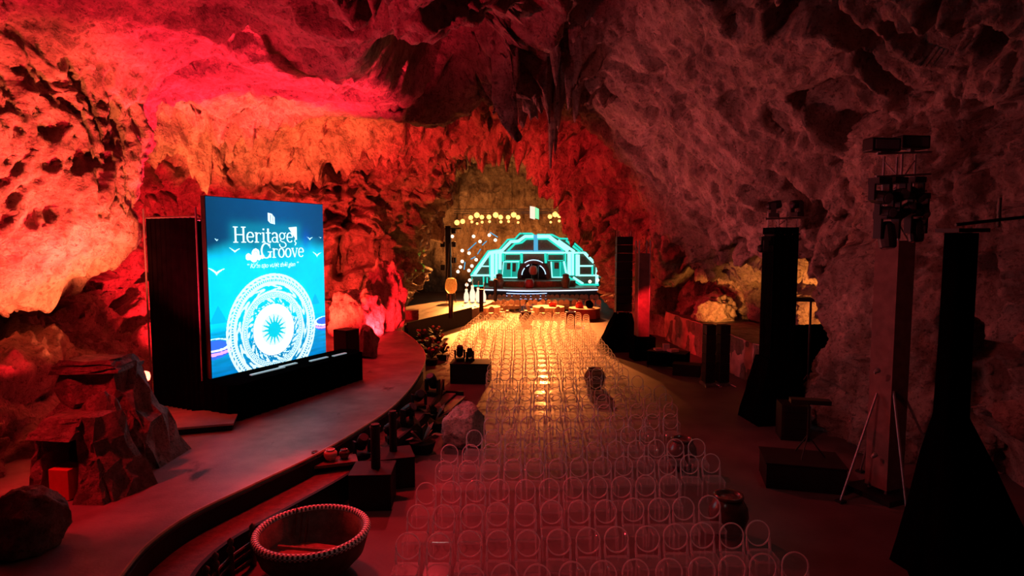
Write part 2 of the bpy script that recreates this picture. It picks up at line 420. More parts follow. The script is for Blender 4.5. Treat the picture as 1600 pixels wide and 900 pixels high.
# drawn-out stalactites where the roof carries them: (x, y, radius, strength)
def displace(P):
    du = np.gradient(P, axis=1); dv = np.gradient(P, axis=0)
    N = np.cross(dv, du); N /= np.linalg.norm(N, axis=2)[..., None] + 1e-9
    # point inwards
    cen = np.stack([np.full(P.shape[:2], -1.0), P[..., 1], np.full(P.shape[:2], 5.0)], -1)
    sg = np.sign(((cen - P) * N).sum(2).mean()); N = N * sg
    sh = P.shape; q = P.reshape(-1, 3); n = N.reshape(-1, 3)
    warp = np.stack([fbm(q * 0.22 + 3.1, 2), fbm(q * 0.22 + 9.7, 2), fbm(q * 0.22 + 21.9, 2)], 1)
    w = q + warp * 1.6
    ceil = np.clip(-n[:, 2], 0, 1)
    wall = 1 - ceil
    x, y, z = q.T
    # smooth inclined slab on the right of the hall
    slab = np.clip(1 - np.abs((x - (5.8 - 0.0 * y)) / 4.5), 0, 1) * np.clip((y - 15) / 4, 0, 1) * np.clip((33 - y) / 5, 0, 1) * np.clip((z - 3.5) / 1.5, 0, 1)
    rough = 1 - 0.68 * np.clip(slab * 1.8, 0, 1)
    rough = rough * np.where((x < -9) & (y < 22) & (z < 4) , 0.6, 1)
    def sstep(a, b, t): t = np.clip((t - a) / (b - a), 0, 1); return t * t * (3 - 2 * t)
    cav = sstep(.10, .24, fbm(w * np.array([.42, .42, .5]) + 131, 2)) * 1.25 + sstep(.12, .24, fbm(w * np.array([.9, .9, .8]) + 31, 2)) * .55
    ledge = (sstep(-.05, .05, fbm(w * np.array([.22, .22, .5]) + 71, 2)) - .5) * .9
    bulge = np.clip((-8.0 - x) / 1.5, 0, 1) * np.clip((y - 8) / 3, 0, 1) * np.clip((20 - y) / 2, 0, 1) * np.clip((z - 4) / 1.0, 0, 1)
    cav = cav * (1 - .9 * bulge); ledge = ledge * (1 - bulge)
    big = fbm(w * np.array([.17, .17, .2]), 3) * 1.15
    ridg = fbm(w * np.array([.34, .34, .17]) + 5, 4, mode='r') * 0.75
    flute = fbm(w * np.array([1.1, 1.1, .26]) + 40, 4, mode='b') * 0.5 * wall
    pit = np.clip(fbm(w * 0.75 + 77, 3) - 0.12, 0, 1) * -2.6
    fine = fbm(w * np.array([1.9, 1.9, 1.3]) + 11, 5, mode='r') * 0.2
    h = (big + ridg + pit * 0.35) * (0.35 + 0.65 * rough) * 0.85 + (flute * 1.2 + fine * 1.4 - cav + ledge * wall) * rough
    h = h * (1 - .45 * bulge) + bulge * fbm(w * np.array([.9, .9, .5]) + 310, 4, mode='r') * .22
    dome = np.clip(1 - np.abs((x + 8) / 5), 0, 1) * np.clip((y - 13) / 3, 0, 1) * np.clip((32 - y) / 2, 0, 1) * np.clip((z - 9) / 1.5, 0, 1)
    h = h * (1 - .6 * np.clip(dome * 2, 0, 1)) + fbm(w * np.array([1.4, 1.4, 1.4]) + 200, 4, mode='r') * .16
    low = np.clip((z - 0.2) / 1.8, 0.12, 1)
    far = 1.0
    h = h * low * far
    out = q + n * h[:, None]
    # hanging drips
    def zone(cx, cy, rx, ry): return np.exp(-(((x - cx) / rx) ** 2 + ((y - cy) / ry) ** 2) * 1.2)
    zn = (zone(1.3, 25, 2.3, 3.0) * 2.1 + zone(-9, 33, 7, 2.0) * 0.55 + zone(-3, 38, 5, 3) * 0.9 + zone(3.5, 37, 2.6, 4) * 0.9
          + zone(-12.8, 16.5, 2.0, 2.2) * 0.9 + zone(-13, 27, 3, 2.5) * 0.8 + zone(-4, 44, 5, 3) * 1.1)
    d = fbm(np.stack([x * 1.25, y * 1.25, z * 0.12], 1) + 60, 3)
    drip = np.clip(d + 0.12, 0, 1) ** 1.3 * 4.2 + np.clip(fbm(np.stack([x * .5, y * .5, z * .05], 1) + 90, 2) + .1, 0, 1) * 2.0
    out[:, 2] -= drip * zn * np.clip(0.25 + 1.2 * ceil, 0, 1) * np.clip((z - 4) / 3, 0, 1)
    # hollows added to the roof so its dark clefts stay unlit
    hole = np.exp(-((((x + 2.2) / 1.7) ** 2 + ((y - 20.5) / 4.5) ** 2) ** 1.5)) * 6 + np.exp(-((((x - 3.0) / 1.5) ** 2 + ((y - 19) / 2.2) ** 2) ** 1.5)) * 4
    out[:, 2] += hole * np.clip((z - 9.5) / 1.5, 0, 1)
    return out.reshape(sh)
P = displace(P)
iu1 = int(NU * 5.15 / 13); iu2 = int(NU * 8.6 / 13)
wall_left = tag(grid_obj('wall_left', P[:, :iu1 + 1], M_ROCK), 'red-lit limestone wall of the cave with overhangs and hollows', None, None, 'structure')
ceiling = tag(grid_obj('ceiling', P[:, iu1:iu2 + 1], M_ROCK), 'rugged limestone cave roof with hanging stalactites', None, None, 'structure')
wall_right = tag(grid_obj('wall_right', P[:, iu2:], M_ROCK), 'dim limestone cave wall with a smooth inclined slab', None, None, 'structure')
# free-standing rock mass on the right
def pillar():
    nz_, nt_ = 190, 260
    zk = [-.6, 1, 2.7, 4.3, 5.4, 6.4, 7.7, 8.8, 9.8, 10.6, 11.2]; rk = [4.5, 4.4, 4.2, 4.05, 3.5, 3.2, 3.5, 3.25, 2.4, 1.4, .05]
    zz_ = np.linspace(-.6, 11.2, nz_); rr_ = hermite(zk, np.array(rk, float)[:, None], zz_)[:, 0]
    th = np.linspace(0, 2 * PI, nt_, endpoint=False)
    T_, Z_ = np.meshgrid(th, zz_); R_ = np.repeat(rr_[:, None], nt_, 1)
    q = np.stack([13.75 + R_ * np.cos(T_), 17.2 + R_ * .68 * np.sin(T_), Z_], -1).reshape(-1, 3)
    n = np.stack([np.cos(T_), np.sin(T_), np.zeros_like(T_)], -1).reshape(-1, 3)
    wq = q + np.stack([fbm(q * .5 + 3, 2), fbm(q * .5 + 13, 2), fbm(q * .5 + 23, 2)], 1) * .6
    cavp = np.clip((fbm(wq * np.array([.7, .7, .6]) + 91, 2) - .1) / .14, 0, 1)
    h = fbm(wq * np.array([.5, .5, .35]) + 7, 3, mode='r') * .45 + fbm(wq * np.array([1.5, 1.5, .7]) + 19, 5, mode='r') * .42 - cavp * .5 + fbm(wq * 4 + 5, 4, mode='r') * .15
    q = q + n * (h * np.clip(R_.reshape(-1), 0, 1))[:, None]
    return grid_obj('wall_pillar', q.reshape(nz_, nt_, 3), M_ROCK, wrap=True)
tag(pillar(), 'rough freestanding rock mass behind the lighting tower at the right', None, None, 'structure')
# end walls
def end_wall(name, Y, x0, x1, z1, amp, label, seed):
    nx, nz = 150, 120
    X, Z = np.meshgrid(np.linspace(x0, x1, nx), np.linspace(-.6, z1, nz))
    q = np.stack([X, np.full_like(X, Y), Z], -1).reshape(-1, 3)
    q[:, 1] += amp * (fbm(q * np.array([.2, .2, .15]) + seed, 3) * 2 + fbm(q * np.array([.7, .7, .25]) + seed, 4, mode='r') * 0.8)
    return tag(grid_obj(name, q.reshape(nz, nx, 3), M_ROCK), label, None, None, 'structure')
end_wall('wall_back', 67.0, -14, 13, 18, 1.0, 'far limestone wall behind the glowing stage', 4.4)
end_wall('wall_front', -10.2, -14, 13, 16, 0.3, 'cave wall behind the viewer', 8.8)

# ------------------------------------------------------------------ hall floor
def floor_mat():
    m, nt, b = new_mat('trodden_floor')
    L = nt.links.new
    geo = nt.nodes.new('ShaderNodeNewGeometry')
    n = nt.nodes.new('ShaderNodeTexNoise'); n.inputs['Scale'].default_value = 0.9; n.inputs['Detail'].default_value = 8
    L(geo.outputs['Position'], n.inputs['Vector'])
    r = nt.nodes.new('ShaderNodeValToRGB')
    r.color_ramp.elements[0].position = .3; r.color_ramp.elements[1].position = .7
    r.color_ramp.elements[0].color = (.065, .05, .048, 1); r.color_ramp.elements[1].color = (.115, .09, .085, 1)
    L(n.outputs['Fac'], r.inputs['Fac']); L(r.outputs['Color'], b.inputs['Base Color'])
    b.inputs['Roughness'].default_value = 0.55
    b.inputs['Specular IOR Level'].default_value = 0.35
    n2 = nt.nodes.new('ShaderNodeTexNoise'); n2.inputs['Scale'].default_value = 14; n2.inputs['Detail'].default_value = 5
    L(geo.outputs['Position'], n2.inputs['Vector'])
    bp = nt.nodes.new('ShaderNodeBump'); bp.inputs['Strength'].default_value = .25; bp.inputs['Distance'].default_value = .02
    L(n2.outputs['Fac'], bp.inputs['Height']); L(bp.outputs['Normal'], b.inputs['Normal'])
    return m
M_FLOOR = floor_mat()
fl = MB(); fl.box((-0.5, 29, -0.15), (30, 80, 0.3))
tag(fl.build('floor', M_FLOOR), 'smooth red-lit floor of the cave hall', None, None, 'structure')

# ------------------------------------------------------------------ raised walkway on the left
HW = 0.9
def walk_mat():
    m, nt, b = new_mat('walkway_boards')
    L = nt.links.new
    geo = nt.nodes.new('ShaderNodeNewGeometry')
    def nz(sc, det, vec=None):
        n = nt.nodes.new('ShaderNodeTexNoise'); n.inputs['Scale'].default_value = sc; n.inputs['Detail'].default_value = det
        L(vec or geo.outputs['Position'], n.inputs['Vector']); return n.outputs['Fac']
    r = nt.nodes.new('ShaderNodeValToRGB')
    r.color_ramp.elements[0].position = .3; r.color_ramp.elements[1].position = .72
    r.color_ramp.elements[0].color = (.2, .165, .16, 1); r.color_ramp.elements[1].color = (.36, .31, .3, 1)
    L(nz(1.6, 9), r.inputs['Fac'])
    # worn dark patches
    r2 = nt.nodes.new('ShaderNodeValToRGB')
    r2.color_ramp.elements[0].position = .30; r2.color_ramp.elements[1].position = .36
    r2.color_ramp.elements[0].color = (.12, .1, .1, 1); r2.color_ramp.elements[1].color = (1, 1, 1, 1)
    mp = nt.nodes.new('ShaderNodeMapping'); mp.inputs['Scale'].default_value = (1.1, .55, 1); mp.inputs['Rotation'].default_value = (0, 0, .6)
    L(geo.outputs['Position'], mp.inputs['Vector'])
    L(nz(1.0, 7, mp.outputs['Vector']), r2.inputs['Fac'])
    k = nt.nodes.new('ShaderNodeMix'); k.data_type = 'RGBA'; k.blend_type = 'MULTIPLY'; k.inputs['Factor'].default_value = 1
    L(r.outputs['Color'], k.inputs['A']); L(r2.outputs['Color'], k.inputs['B'])
    L(k.outputs['Result'], b.inputs['Base Color'])
    b.inputs['Roughness'].default_value = .5
    bp = nt.nodes.new('ShaderNodeBump'); bp.inputs['Strength'].default_value = .3; bp.inputs['Distance'].default_value = .02
    L(nz(20, 6), bp.inputs['Height']); L(bp.outputs['Normal'], b.inputs['Normal'])
    return m
M_WALK = walk_mat()
M_EDGE = plain('pale_edge', (.42, .34, .22), .5, var=.2)
edge_px = [(120, 990), (185, 905), (232, 850), (300, 803), (400, 755), (490, 712), (560, 672), (615, 634), (648, 597), (664, 563), (660, 545), (645, 529), (627, 516)]
EDGE = [gnd(x, y, HW) for x, y in edge_px]
def smooth_line(pts, n=8):
    P_ = np.array([[p.x, p.y, p.z] for p in pts]); k = np.arange(len(P_), dtype=float)
    t = np.linspace(0, len(P_) - 1, (len(P_) - 1) * n + 1)
    return [Vector(v) for v in hermite(k, P_, t)]
EDGE_S = smooth_line(EDGE)
PATH_R = [gnd(x, y, HW) for x, y in ((632, 508), (690, 495), (752, 479), (775, 470))]
PATH_L = [gnd(x, y, HW) for x, y in ((735, 466), (690, 470), (640, 478), (600, 487))]
outl = [(e.x, e.y) for e in EDGE_S] + [(e.x, e.y) for e in PATH_R + PATH_L] + [(-9.4, 36), (-13.5, 31), (-15, 24), (-13, 18), (-11.5, 12), (-11.5, 4)]
walkway = MB().prism(outl, 0.0, HW).build('walkway', M_WALK)
tag(walkway, 'curved raised walkway of worn boards beside the screen', None, None, 'structure')
rim = MB().tube([e + Vector((0.0, 0, 0.0)) for e in EDGE_S], 0.03, 6).build('edge_strip', M_EDGE, walkway)
# black fascia and the lower step that follows the curve
def offset(line, d):
    out = []
    for i, p in enumerate(line):
        t = (line[min(i + 1, len(line) - 1)] - line[max(i - 1, 0)]); t.z = 0; t.normalize()
        out.append(p + Vector((t.y, -t.x, 0)) * d)
    return out
n_st = int(len(EDGE_S) * 0.72)
stl = EDGE_S[:n_st]
o1 = offset(stl, 0.02); o2 = offset(stl, 0.06)
MB().prism([(p.x, p.y) for p in o1] + [(p.x, p.y) for p in reversed(o2)], 0.0, HW - 0.06).build('fascia', M_BLACKW, walkway)
o3 = offset(stl, 0.07); o4 = offset(stl, 0.75)
step = MB().prism([(p.x, p.y) for p in o3] + [(p.x, p.y) for p in reversed(o4)], 0.0, 0.5).build('step', M_WOOD, walkway)
o5 = offset(stl, 0.755); o6 = offset(stl, 0.83)
MB().prism([(p.x, p.y) for p in o5] + [(p.x, p.y) for p in reversed(o6)], 0.0, 0.56).build('step_border', M_BLACKW, walkway)

# ------------------------------------------------------------------ LED screen on its draped plinth
SA = at(331, 588, 16.3); SBp = at(509, 553, 20.2)          # bottom corners of the picture
ex = Vector((SBp.x - SA.x, SBp.y - SA.y, 0)); SW = ex.length; ex.normalize()
en = Vector((ex.y, -ex.x, 0))                               # faces the audience
sz0 = 0.5 * (SA.z + SBp.z)
SH = 0.5 * ((at(320, 306, 16.3).z - SA.z) + (at(503, 320, 20.2).z - SBp.z))
scr = thing('led_screen', 'tall glowing blue screen with white bronze-drum emblem and title lettering', 'screen', (SA.x, SA.y, HW), math.atan2(ex.y, ex.x))
# local frame: x along the picture, -y towards the audience, z up from the walkway
z_b = sz0 - HW
def screen_mesh():
    nx, nz = 250, 280
    S, T = np.meshgrid((np.arange(nx) + .5) / nx, (np.arange(nz) + .5) / nz)      # T from the top down
    xs = S * SW; yt = T * SH
    col = np.zeros((nz, nx, 3))
    def mix(c, m): 
        return col * (1 - m[..., None]) + np.array(c) * m[..., None]
    q = np.stack([S * 3, T * 3, np.zeros_like(S)], -1).reshape(-1, 3)
    cl = fbm(q + 2, 4).reshape(S.shape)
    top = np.array([.0, .03, .075]); deep = np.array([.0, .05, .15]); cyan = np.array([.0, .36, .52])
    t1 = np.clip((T + 0.07 * cl + 0.02 * np.sin(S * 9) - .24) / .13, 0, 1); t1 = t1 * t1 * (3 - 2 * t1)
    col[:] = top * .6 + (deep - top * .6) * np.clip(1 - np.abs(S - .6) * 1.2, 0, 1)[..., None]
    col = mix(cyan, t1)
    col = col * (1 + 0.25 * cl[..., None])
    # far hills and water
    hill = (np.abs(S - .06) * 1.5 + .60 < T) & (T < .70) | (np.abs(S - .9) * 1.6 + .59 < T) & (T < .66)
    col = mix((.0, .2, .36), hill * .55)
    wat = np.clip((T - .72) / .03, 0, 1)
    rip = fbm(np.stack([S * 5, T * 60, np.zeros_like(S)], -1).reshape(-1, 3), 3).reshape(S.shape)
    dpt = np.clip((T - .72) / .28, 0, 1)
    wc = (1 - dpt)[..., None] * np.array([.0, .26, .46]) + dpt[..., None] * np.array([.0, .10, .27])
    col = col * (1 - wat[..., None]) + (wc * (1 + .5 * rip[..., None])) * wat[..., None]
    # round boats at both sides
    for bx, bt, sc in ((.02, .83, 1.0), (1.0, .79, .85)):
        X = (S - bx) * SW / (0.55 * sc); Z = (T - bt) * SH / (0.30 * sc)
        body = (X ** 2 + (Z - .25) ** 2 * 1.3 < 1)
        col = mix((.02, .09, .5), body * 1.0)
        col = mix((.75, .25, .75), (body & (np.abs(Z - .25 * (1 - X * X) - .45) < .13)) * 1.0)
        col = mix((.6, .5, .9), (body & (np.abs(Z - .25 * (1 - X * X) - .12) < .10)) * 1.0)
        rimm = np.abs(X ** 2 + (Z + .2) ** 2 * 3 - .9) < .14
        col = mix((.55, .9, .98), rimm * 1.0)
    # drum
    cx, ct, R = .503 * SW, .785 * SH, .345 * SH
    r = np.hypot(xs - cx, yt - ct) / R; a = np.arctan2(yt - ct, xs - cx)
    W = (.38, .55, .52)
    cy = (.0, .32, .42)
    def band(r0, r1): return (r > r0) & (r < r1)
    def wv(n, ph=0): return np.cos(a * n + ph)
    m = band(.955, 1.0) | band(.80, .86) | band(.86, .90) & (wv(120) > .1) | band(.90, .93)
    m |= band(.90, .96) & (np.cos(a * 60 + r * 90) > 0)
    # ring of running figures
    fig = band(.70, .80) & (np.cos(a * 12 + 2.5 * np.sin(r * 40)) + .35 * np.cos(a * 37) > .35)
    m |= fig | band(.66, .70)
    m |= band(.60, .615) | band(.635, .65) | band(.575, .59)
    m |= band(.615, .635) & (wv(90) > 0)
    g = fbm(np.stack([a * 6, r * 14, np.ones_like(r) * 3], -1).reshape(-1, 3), 3).reshape(r.shape)
    m |= band(.47, .575) & ((g > -.02) & (np.cos(a * 26 + r * 60) > -.5))
    m |= band(.0, .46)
    col = mix(W, m * 1.0)
    col = mix((.5, .46, .5), band(.28, .46) * .8)
    col = mix((.85, .98, .95), (band(.355, .365) | band(.405, .412) | band(.44, .45)) * 1.0)
    nray = 16
    tri = np.abs(((a / (2 * PI) * nray + .5) % 1) - .5) * 2       # 0 at ray axis
    star = r < (.135 + .15 * np.clip(1 - tri * 1.35, 0, 1) ** 1.2)
    col = mix(cy, star * 1.0)
    # birds
    for bs, bt, w_ in ((.06, .41, .10), (.20, .295, .07), (.93, .33, .075), (.97, .22, .025), (.07, .235, .03), (.86, .225, .05)):
        X = (S - bs) * SW / (w_ * SW * .6); Z = (T - bt) * SH / (w_ * SH * .35)
        wing = (np.abs(Z - (np.abs(X) ** .6 * -1.0 + .6 * X * .2 + .5)) < .20 * (1.15 - np.abs(X))) & (np.abs(X) < 1)
        col = mix((.55, .93, .96), wing * .9)
    # cloud knot beside the title
    for k, (bs, bt, rr) in enumerate(((.305, .335, .085), (.365, .315, .12), (.35, .345, .1), (.42, .335, .06), (.33, .34, .07), (.39, .34, .07))):
        d = np.hypot(xs - bs * SW, (yt - bt * SH)) / (rr * 1.15)
        col = mix((.75, .98, .98), (d < 1) * 1.0)
        if k < 2: col = mix((.1, .55, .75), ((d > .35) & (d < .55)) * .8)
    # soft glow of the lettering
    for (s0, s1, t0, t1_) in ((.20, .74, .165, .25), (.42, .80, .265, .345)):
        ds = np.maximum(np.maximum(s0 - S, S - s1), 0) * SW; dt = np.maximum(np.maximum(t0 - T, T - t1_), 0) * SH
        col = mix((.0, .3, .4), np.exp(-((ds ** 2 + dt ** 2) / .03)) * .28)
    # blue shimmer right of the kite
    d = ((S - .82) / .04) ** 2 + ((T - .24) / .06) ** 2
    col = mix((.0, .06, .35), np.exp(-d) * .6)
    X = np.linspace(0, SW, nx + 1); Z = np.linspace(SH, 0, nz + 1)
    XX, ZZ = np.meshgrid(X, Z)
    G = np.stack([XX, np.full_like(XX, -0.012), ZZ + z_b], -1)
    return G, np.clip(col, 0, 1) * .8
G, scol = screen_mesh()
m, nt, b = new_mat('screen_picture')
at_ = nt.nodes.new('ShaderNodeAttribute'); at_.attribute_name = 'picture'
b.inputs['Base Color'].default_value = (.01, .01, .01, 1)
b.inputs['Roughness'].default_value = .3
nt.links.new(at_.outputs['Color'], b.inputs['Emission Color'])
b.inputs['Emission Strength'].default_value = 2.8
disp = grid_obj('display', G, m, scr, smooth=False)
ca = disp.data.color_attributes.new('picture', 'FLOAT_COLOR', 'CORNER')
fc = np.repeat(scol.reshape(-1, 3), 4, 0)
ca.data.foreach_set('color', np.concatenate([fc, np.ones((len(fc), 1))], 1).reshape(-1).astype(np.float32))
disp['label'] = 'lit picture of sea, birds and a bronze drum'
MB().box((SW / 2, 0.08, z_b + SH / 2), (SW + .03, .16, SH + .03)).build('cabinet', M_BLACKM, scr)

# title lettering: broad-nib serif strokes, flat on the picture
M_TITLE = emis('title_white', (.72, .98, .97), 1.35)
def arc(cx, cy, rx, ry, a0, a1, n=18):
    return [(cx + rx * math.cos(math.radians(a0 + (a1 - a0) * i / n)), cy + ry * math.sin(math.radians(a0 + (a1 - a0) * i / n))) for i in range(n + 1)]
TK, TN = .15, .07
GLY = {
 'H': (.86, [([(.16, 0), (.16, 1)], TK), ([(.68, 0), (.68, 1)], TK), ([(.16, .5), (.68, .5)], TN), ([(0, .03), (.32, .03)], TN), ([(0, .97), (.32, .97)], TN), ([(.52, .03), (.84, .03)], TN), ([(.52, .97), (.84, .97)], TN)]),
 'e': (.56, [(arc(.28, .34, .22, .32, 8, 320), .10), ([(.08, .36), (.5, .36)], TN)]),
 'r': (.48, [([(.14, 0), (.14, .66)], TK), (arc(.32, .42, .17, .2, 170, 40), .08), ([(0, .03), (.3, .03)], TN), ([(.02, .63), (.16, .63)], TN), ([(.40, .58), (.46, .56)], .12)]),
 'i': (.32, [([(.16, 0), (.16, .66)], TK), ([(.02, .03), (.3, .03)], TN), ([(.03, .63), (.2, .63)], TN), ([(.10, .86), (.22, .86)], .12)]),
 't': (.40, [([(.17, .92), (.17, .14)] + arc(.27, .14, .10, .12, 180, 330, 6), .13), ([(.0, .63), (.36, .63)], TN)]),
 'a': (.56, [(arc(.24, .47, .18, .18, 160, 0, 8) + [(.42, .1)] + arc(.5, .1, .08, .08, 180, 300, 4), .12), (arc(.24, .19, .18, .17, 20, 340), .09)]),
 'g': (.56, [(arc(.25, .44, .19, .21, 0, 360), .09), ([(.40, .58), (.54, .66)], TN), ([(.16, .26), (.1, .14), (.2, .06), (.4, .02)] + arc(.28, -.16, .24, .18, 60, -200), .085)]),
 'G': (.92, [(arc(.44, .5, .36, .5, 40, 330), .13), ([(.76, .66), (.74, .98)], TN), ([(.76, .02), (.76, .42)], .14), ([(.56, .42), (.92, .42)], TN)]),
 'o': (.58, [(arc(.28, .33, .22, .31, 0, 360), .11)]),
 'v': (.56, [([(.06, .64), (.28, .0)], .13), ([(.28, .0), (.48, .64)], TN), ([(-.02, .64), (.18, .64)], TN), ([(.38, .64), (.56, .64)], TN)]),
}
def stroke(mb, pts, w, y):
    """a ribbon along pts (x, z) of width w at depth y"""
    n = len(pts); vs = []
    for i, p in enumerate(pts):
        a_ = pts[max(i - 1, 0)]; b_ = pts[min(i + 1, n - 1)]
        dx, dz = b_[0] - a_[0], b_[1] - a_[1]; l = math.hypot(dx, dz) or 1
        # broad nib: vertical runs are fat, horizontal runs thin
        ww = w if n == 2 else w * (0.55 + 0.75 * abs(dz) / l)
        nx_, nz_ = -dz / l * ww / 2, dx / l * ww / 2
        vs += [(p[0] + nx_, y, p[1] + nz_), (p[0] - nx_, y, p[1] - nz_)]
    mb.add(vs, [(2 * i, 2 * i + 1, 2 * i + 3, 2 * i + 2) for i in range(n - 1)])
def word(txt, x0, x1, zbase, cap, parent):
    tot = sum(GLY[c][0] for c in txt); kx = (x1 - x0) / tot; x = x0
    for c in txt:
        mb = MB()
        for j, (pts, w) in enumerate(GLY[c][1]):
            p2 = [(x + p[0] * kx, zbase + p[1] * cap) for p in pts]
            stroke(mb, p2, w * cap * 0.92, -0.016 - 0.0006 * j)
        mb.build('letter', M_TITLE, parent)
        x += GLY[c][0] * kx
ttl = bpy.data.objects.new('title_lettering', None); COL.objects.link(ttl); ttl.parent = scr
ttl['label'] = 'white serif title reading Heritage Groove'
def tz(t): return z_b + SH * (1 - t)
word('Heritage', .19 * SW, .70 * SW, tz(.252), .092 * SH, ttl)
word('Groove', .405 * SW, .80 * SW, tz(.345), .088 * SH, ttl)
# kite over the last letter, and the slanted badge above
mb = MB(); x0 = .655 * SW
mb.add([(x0, -.017, tz(.158)), (x0 + .34, -.017, tz(.152)), (x0 + .34, -.017, tz(.235)), (x0 + .12, -.017, tz(.18))], [(0, 1, 2, 3)])
stroke(mb, [(x0 + .02, tz(.16)), (x0 + .33, tz(.235))], .035, -.0175)
stroke(mb, [(x0 + .30, tz(.22)), (x0 + .24, tz(.245)), (x0 + .30, tz(.255)), (x0 + .25, tz(.27))], .035, -.0175)
mb.build('kite_mark', M_TITLE, scr)
mb = MB(); bx = .475 * SW
mb.add([(bx, -.017, tz(.072)), (bx + .16, -.017, tz(.078)), (bx + .26, -.017, tz(.10)), (bx + .26, -.017, tz(.142)), (bx + .08, -.017, tz(.135)), (bx, -.017, tz(.12))], [(0, 1, 2, 3, 4, 5)])
mb.build('badge', M_TITLE, scr)
mb = MB(); stroke(mb, [(bx + .10, tz(.085)), (bx + .10, tz(.132))], .02, -.019); stroke(mb, [(bx + .18, tz(.082)), (bx + .2, tz(.142))], .015, -.019)
mb.build('badge_slit', plain('badge_slit_blue', (.0, .1, .3), .4, emit=(0, .12, .35), es=1), scr)
fc_ = bpy.data.curves.new('tagline', 'FONT'); fc_.body = '\u201c Ki\u1ebfn t\u1ea1o v\u01b0\u1ee3t th\u1eddi gian \u201d'
fc_.size = .20; fc_.shear = .25; fc_.align_x = 'CENTER'; fc_.extrude = 0.001; fc_.space_character = .9
fo = bpy.data.objects.new('tagline', fc_); COL.objects.link(fo)
dg = bpy.context.evaluated_depsgraph_get(); dg.update()
fme = bpy.data.meshes.new_from_object(fo.evaluated_get(dg)); bpy.data.objects.remove(fo)
fme.materials.clear(); fme.materials.append(M_TITLE)
fo = bpy.data.objects.new('tagline', fme); COL.objects.link(fo); fo.parent = scr
fo.rotation_euler = (PI / 2, 0, 0); fo.location = (.512 * SW, -.016, tz(.402))

# plinth in black cloth
pl = thing('screen_plinth', 'black cloth covered plinth carrying the glowing screen', 'plinth', (SA.x, SA.y, HW), math.atan2(ex.y, ex.x))
def curtain(mb, pts, z0, z1, amp=.04, wl=.18, nz=2):
    """pleated cloth along pts (x, y)"""
    L = 0; vs = []; cols = []
    for i in range(len(pts) - 1):
        a_, b_ = Vector(pts[i]), Vector(pts[i + 1]); d = b_ - a_; l = d.length; n = max(2, int(l / (wl / 4))); d.normalize()
        for k in range(n + (i == len(pts) - 2)):
            s = l * k / n
            cols.append((a_ + d * s + Vector((-d.y, d.x)) * amp * math.sin((L + s) / wl * 2 * PI) * (1 + .4 * math.sin((L + s) * 3.1))))
        L += l
    vs = [(c.x, c.y, z0) for c in cols] + [(c.x, c.y, z1) for c in cols]
    n = len(cols)
    mb.add(vs, [(i, i + 1, n + i + 1, n + i) for i in range(n - 1)])
    return mb
pz = z_b - .02
MB().prism([(-.35, -1.0), (-.2, -1.25), (SW + .6, -1.0), (SW + .9, -.5), (SW + .75, .05), (-.35, .05)], 0, pz).build('plinth_body', M_BLACK, pl)
curtain(MB(), [(-.36, .05), (-.36, -1.0), (-.2, -1.26), (SW + .6, -1.01), (SW + .92, -.5), (SW + .77, .05)], 0.0, pz + .01, .025, .3).build('skirt', M_BLACK, pl, smooth=True)
M_STRIP = emis('strip_white', (.9, .95, 1.0), 1.6)
for k, (a_, b_, yy) in enumerate(((.75, 1.95, -.62), (1.9, 2.55, -.5), (2.95, 3.7, -.66), (3.9, 4.5, -.72))):
    MB().box(((a_ + b_) / 2, yy, pz + .025), (b_ - a_, .1, .03), .0).build('light_strip', plain('pale_plastic', (.6, .62, .64), .3, emit=(.6, .9, 1), es=.25) if k == 0 else bpy.data.materials['pale_plastic'], pl)
# tower of black drapes behind
dr = thing('drape_frame', 'black drape on a pipe frame masking the side of the screen', 'drape', (SA.x, SA.y, HW), math.atan2(ex.y, ex.x))
dtop = at(228, 342, 17.3).z - HW
curtain(MB(), [(-.06, .26), (-.10, 2.35), (SW, 2.35), (SW, .3)], 0.0, dtop, .04, .2).build('cloth', M_BLACK, dr, smooth=True)
MB().tube([(-.06, .16, dtop + .03), (-.10, 2.35, dtop + .03)], .03).tube([(-.10, 2.35, dtop + .03), (SW, 2.35, dtop + .03)], .03).build('top_pipe', M_STEEL, dr)
for p in ((-.14, .2), (-.14, 2.4), (SW + .05, 2.4)):
    MB().tube([(p[0], p[1], 0), (p[0], p[1], dtop + .28)], .025).build('upright_pipe', M_STEEL, dr)

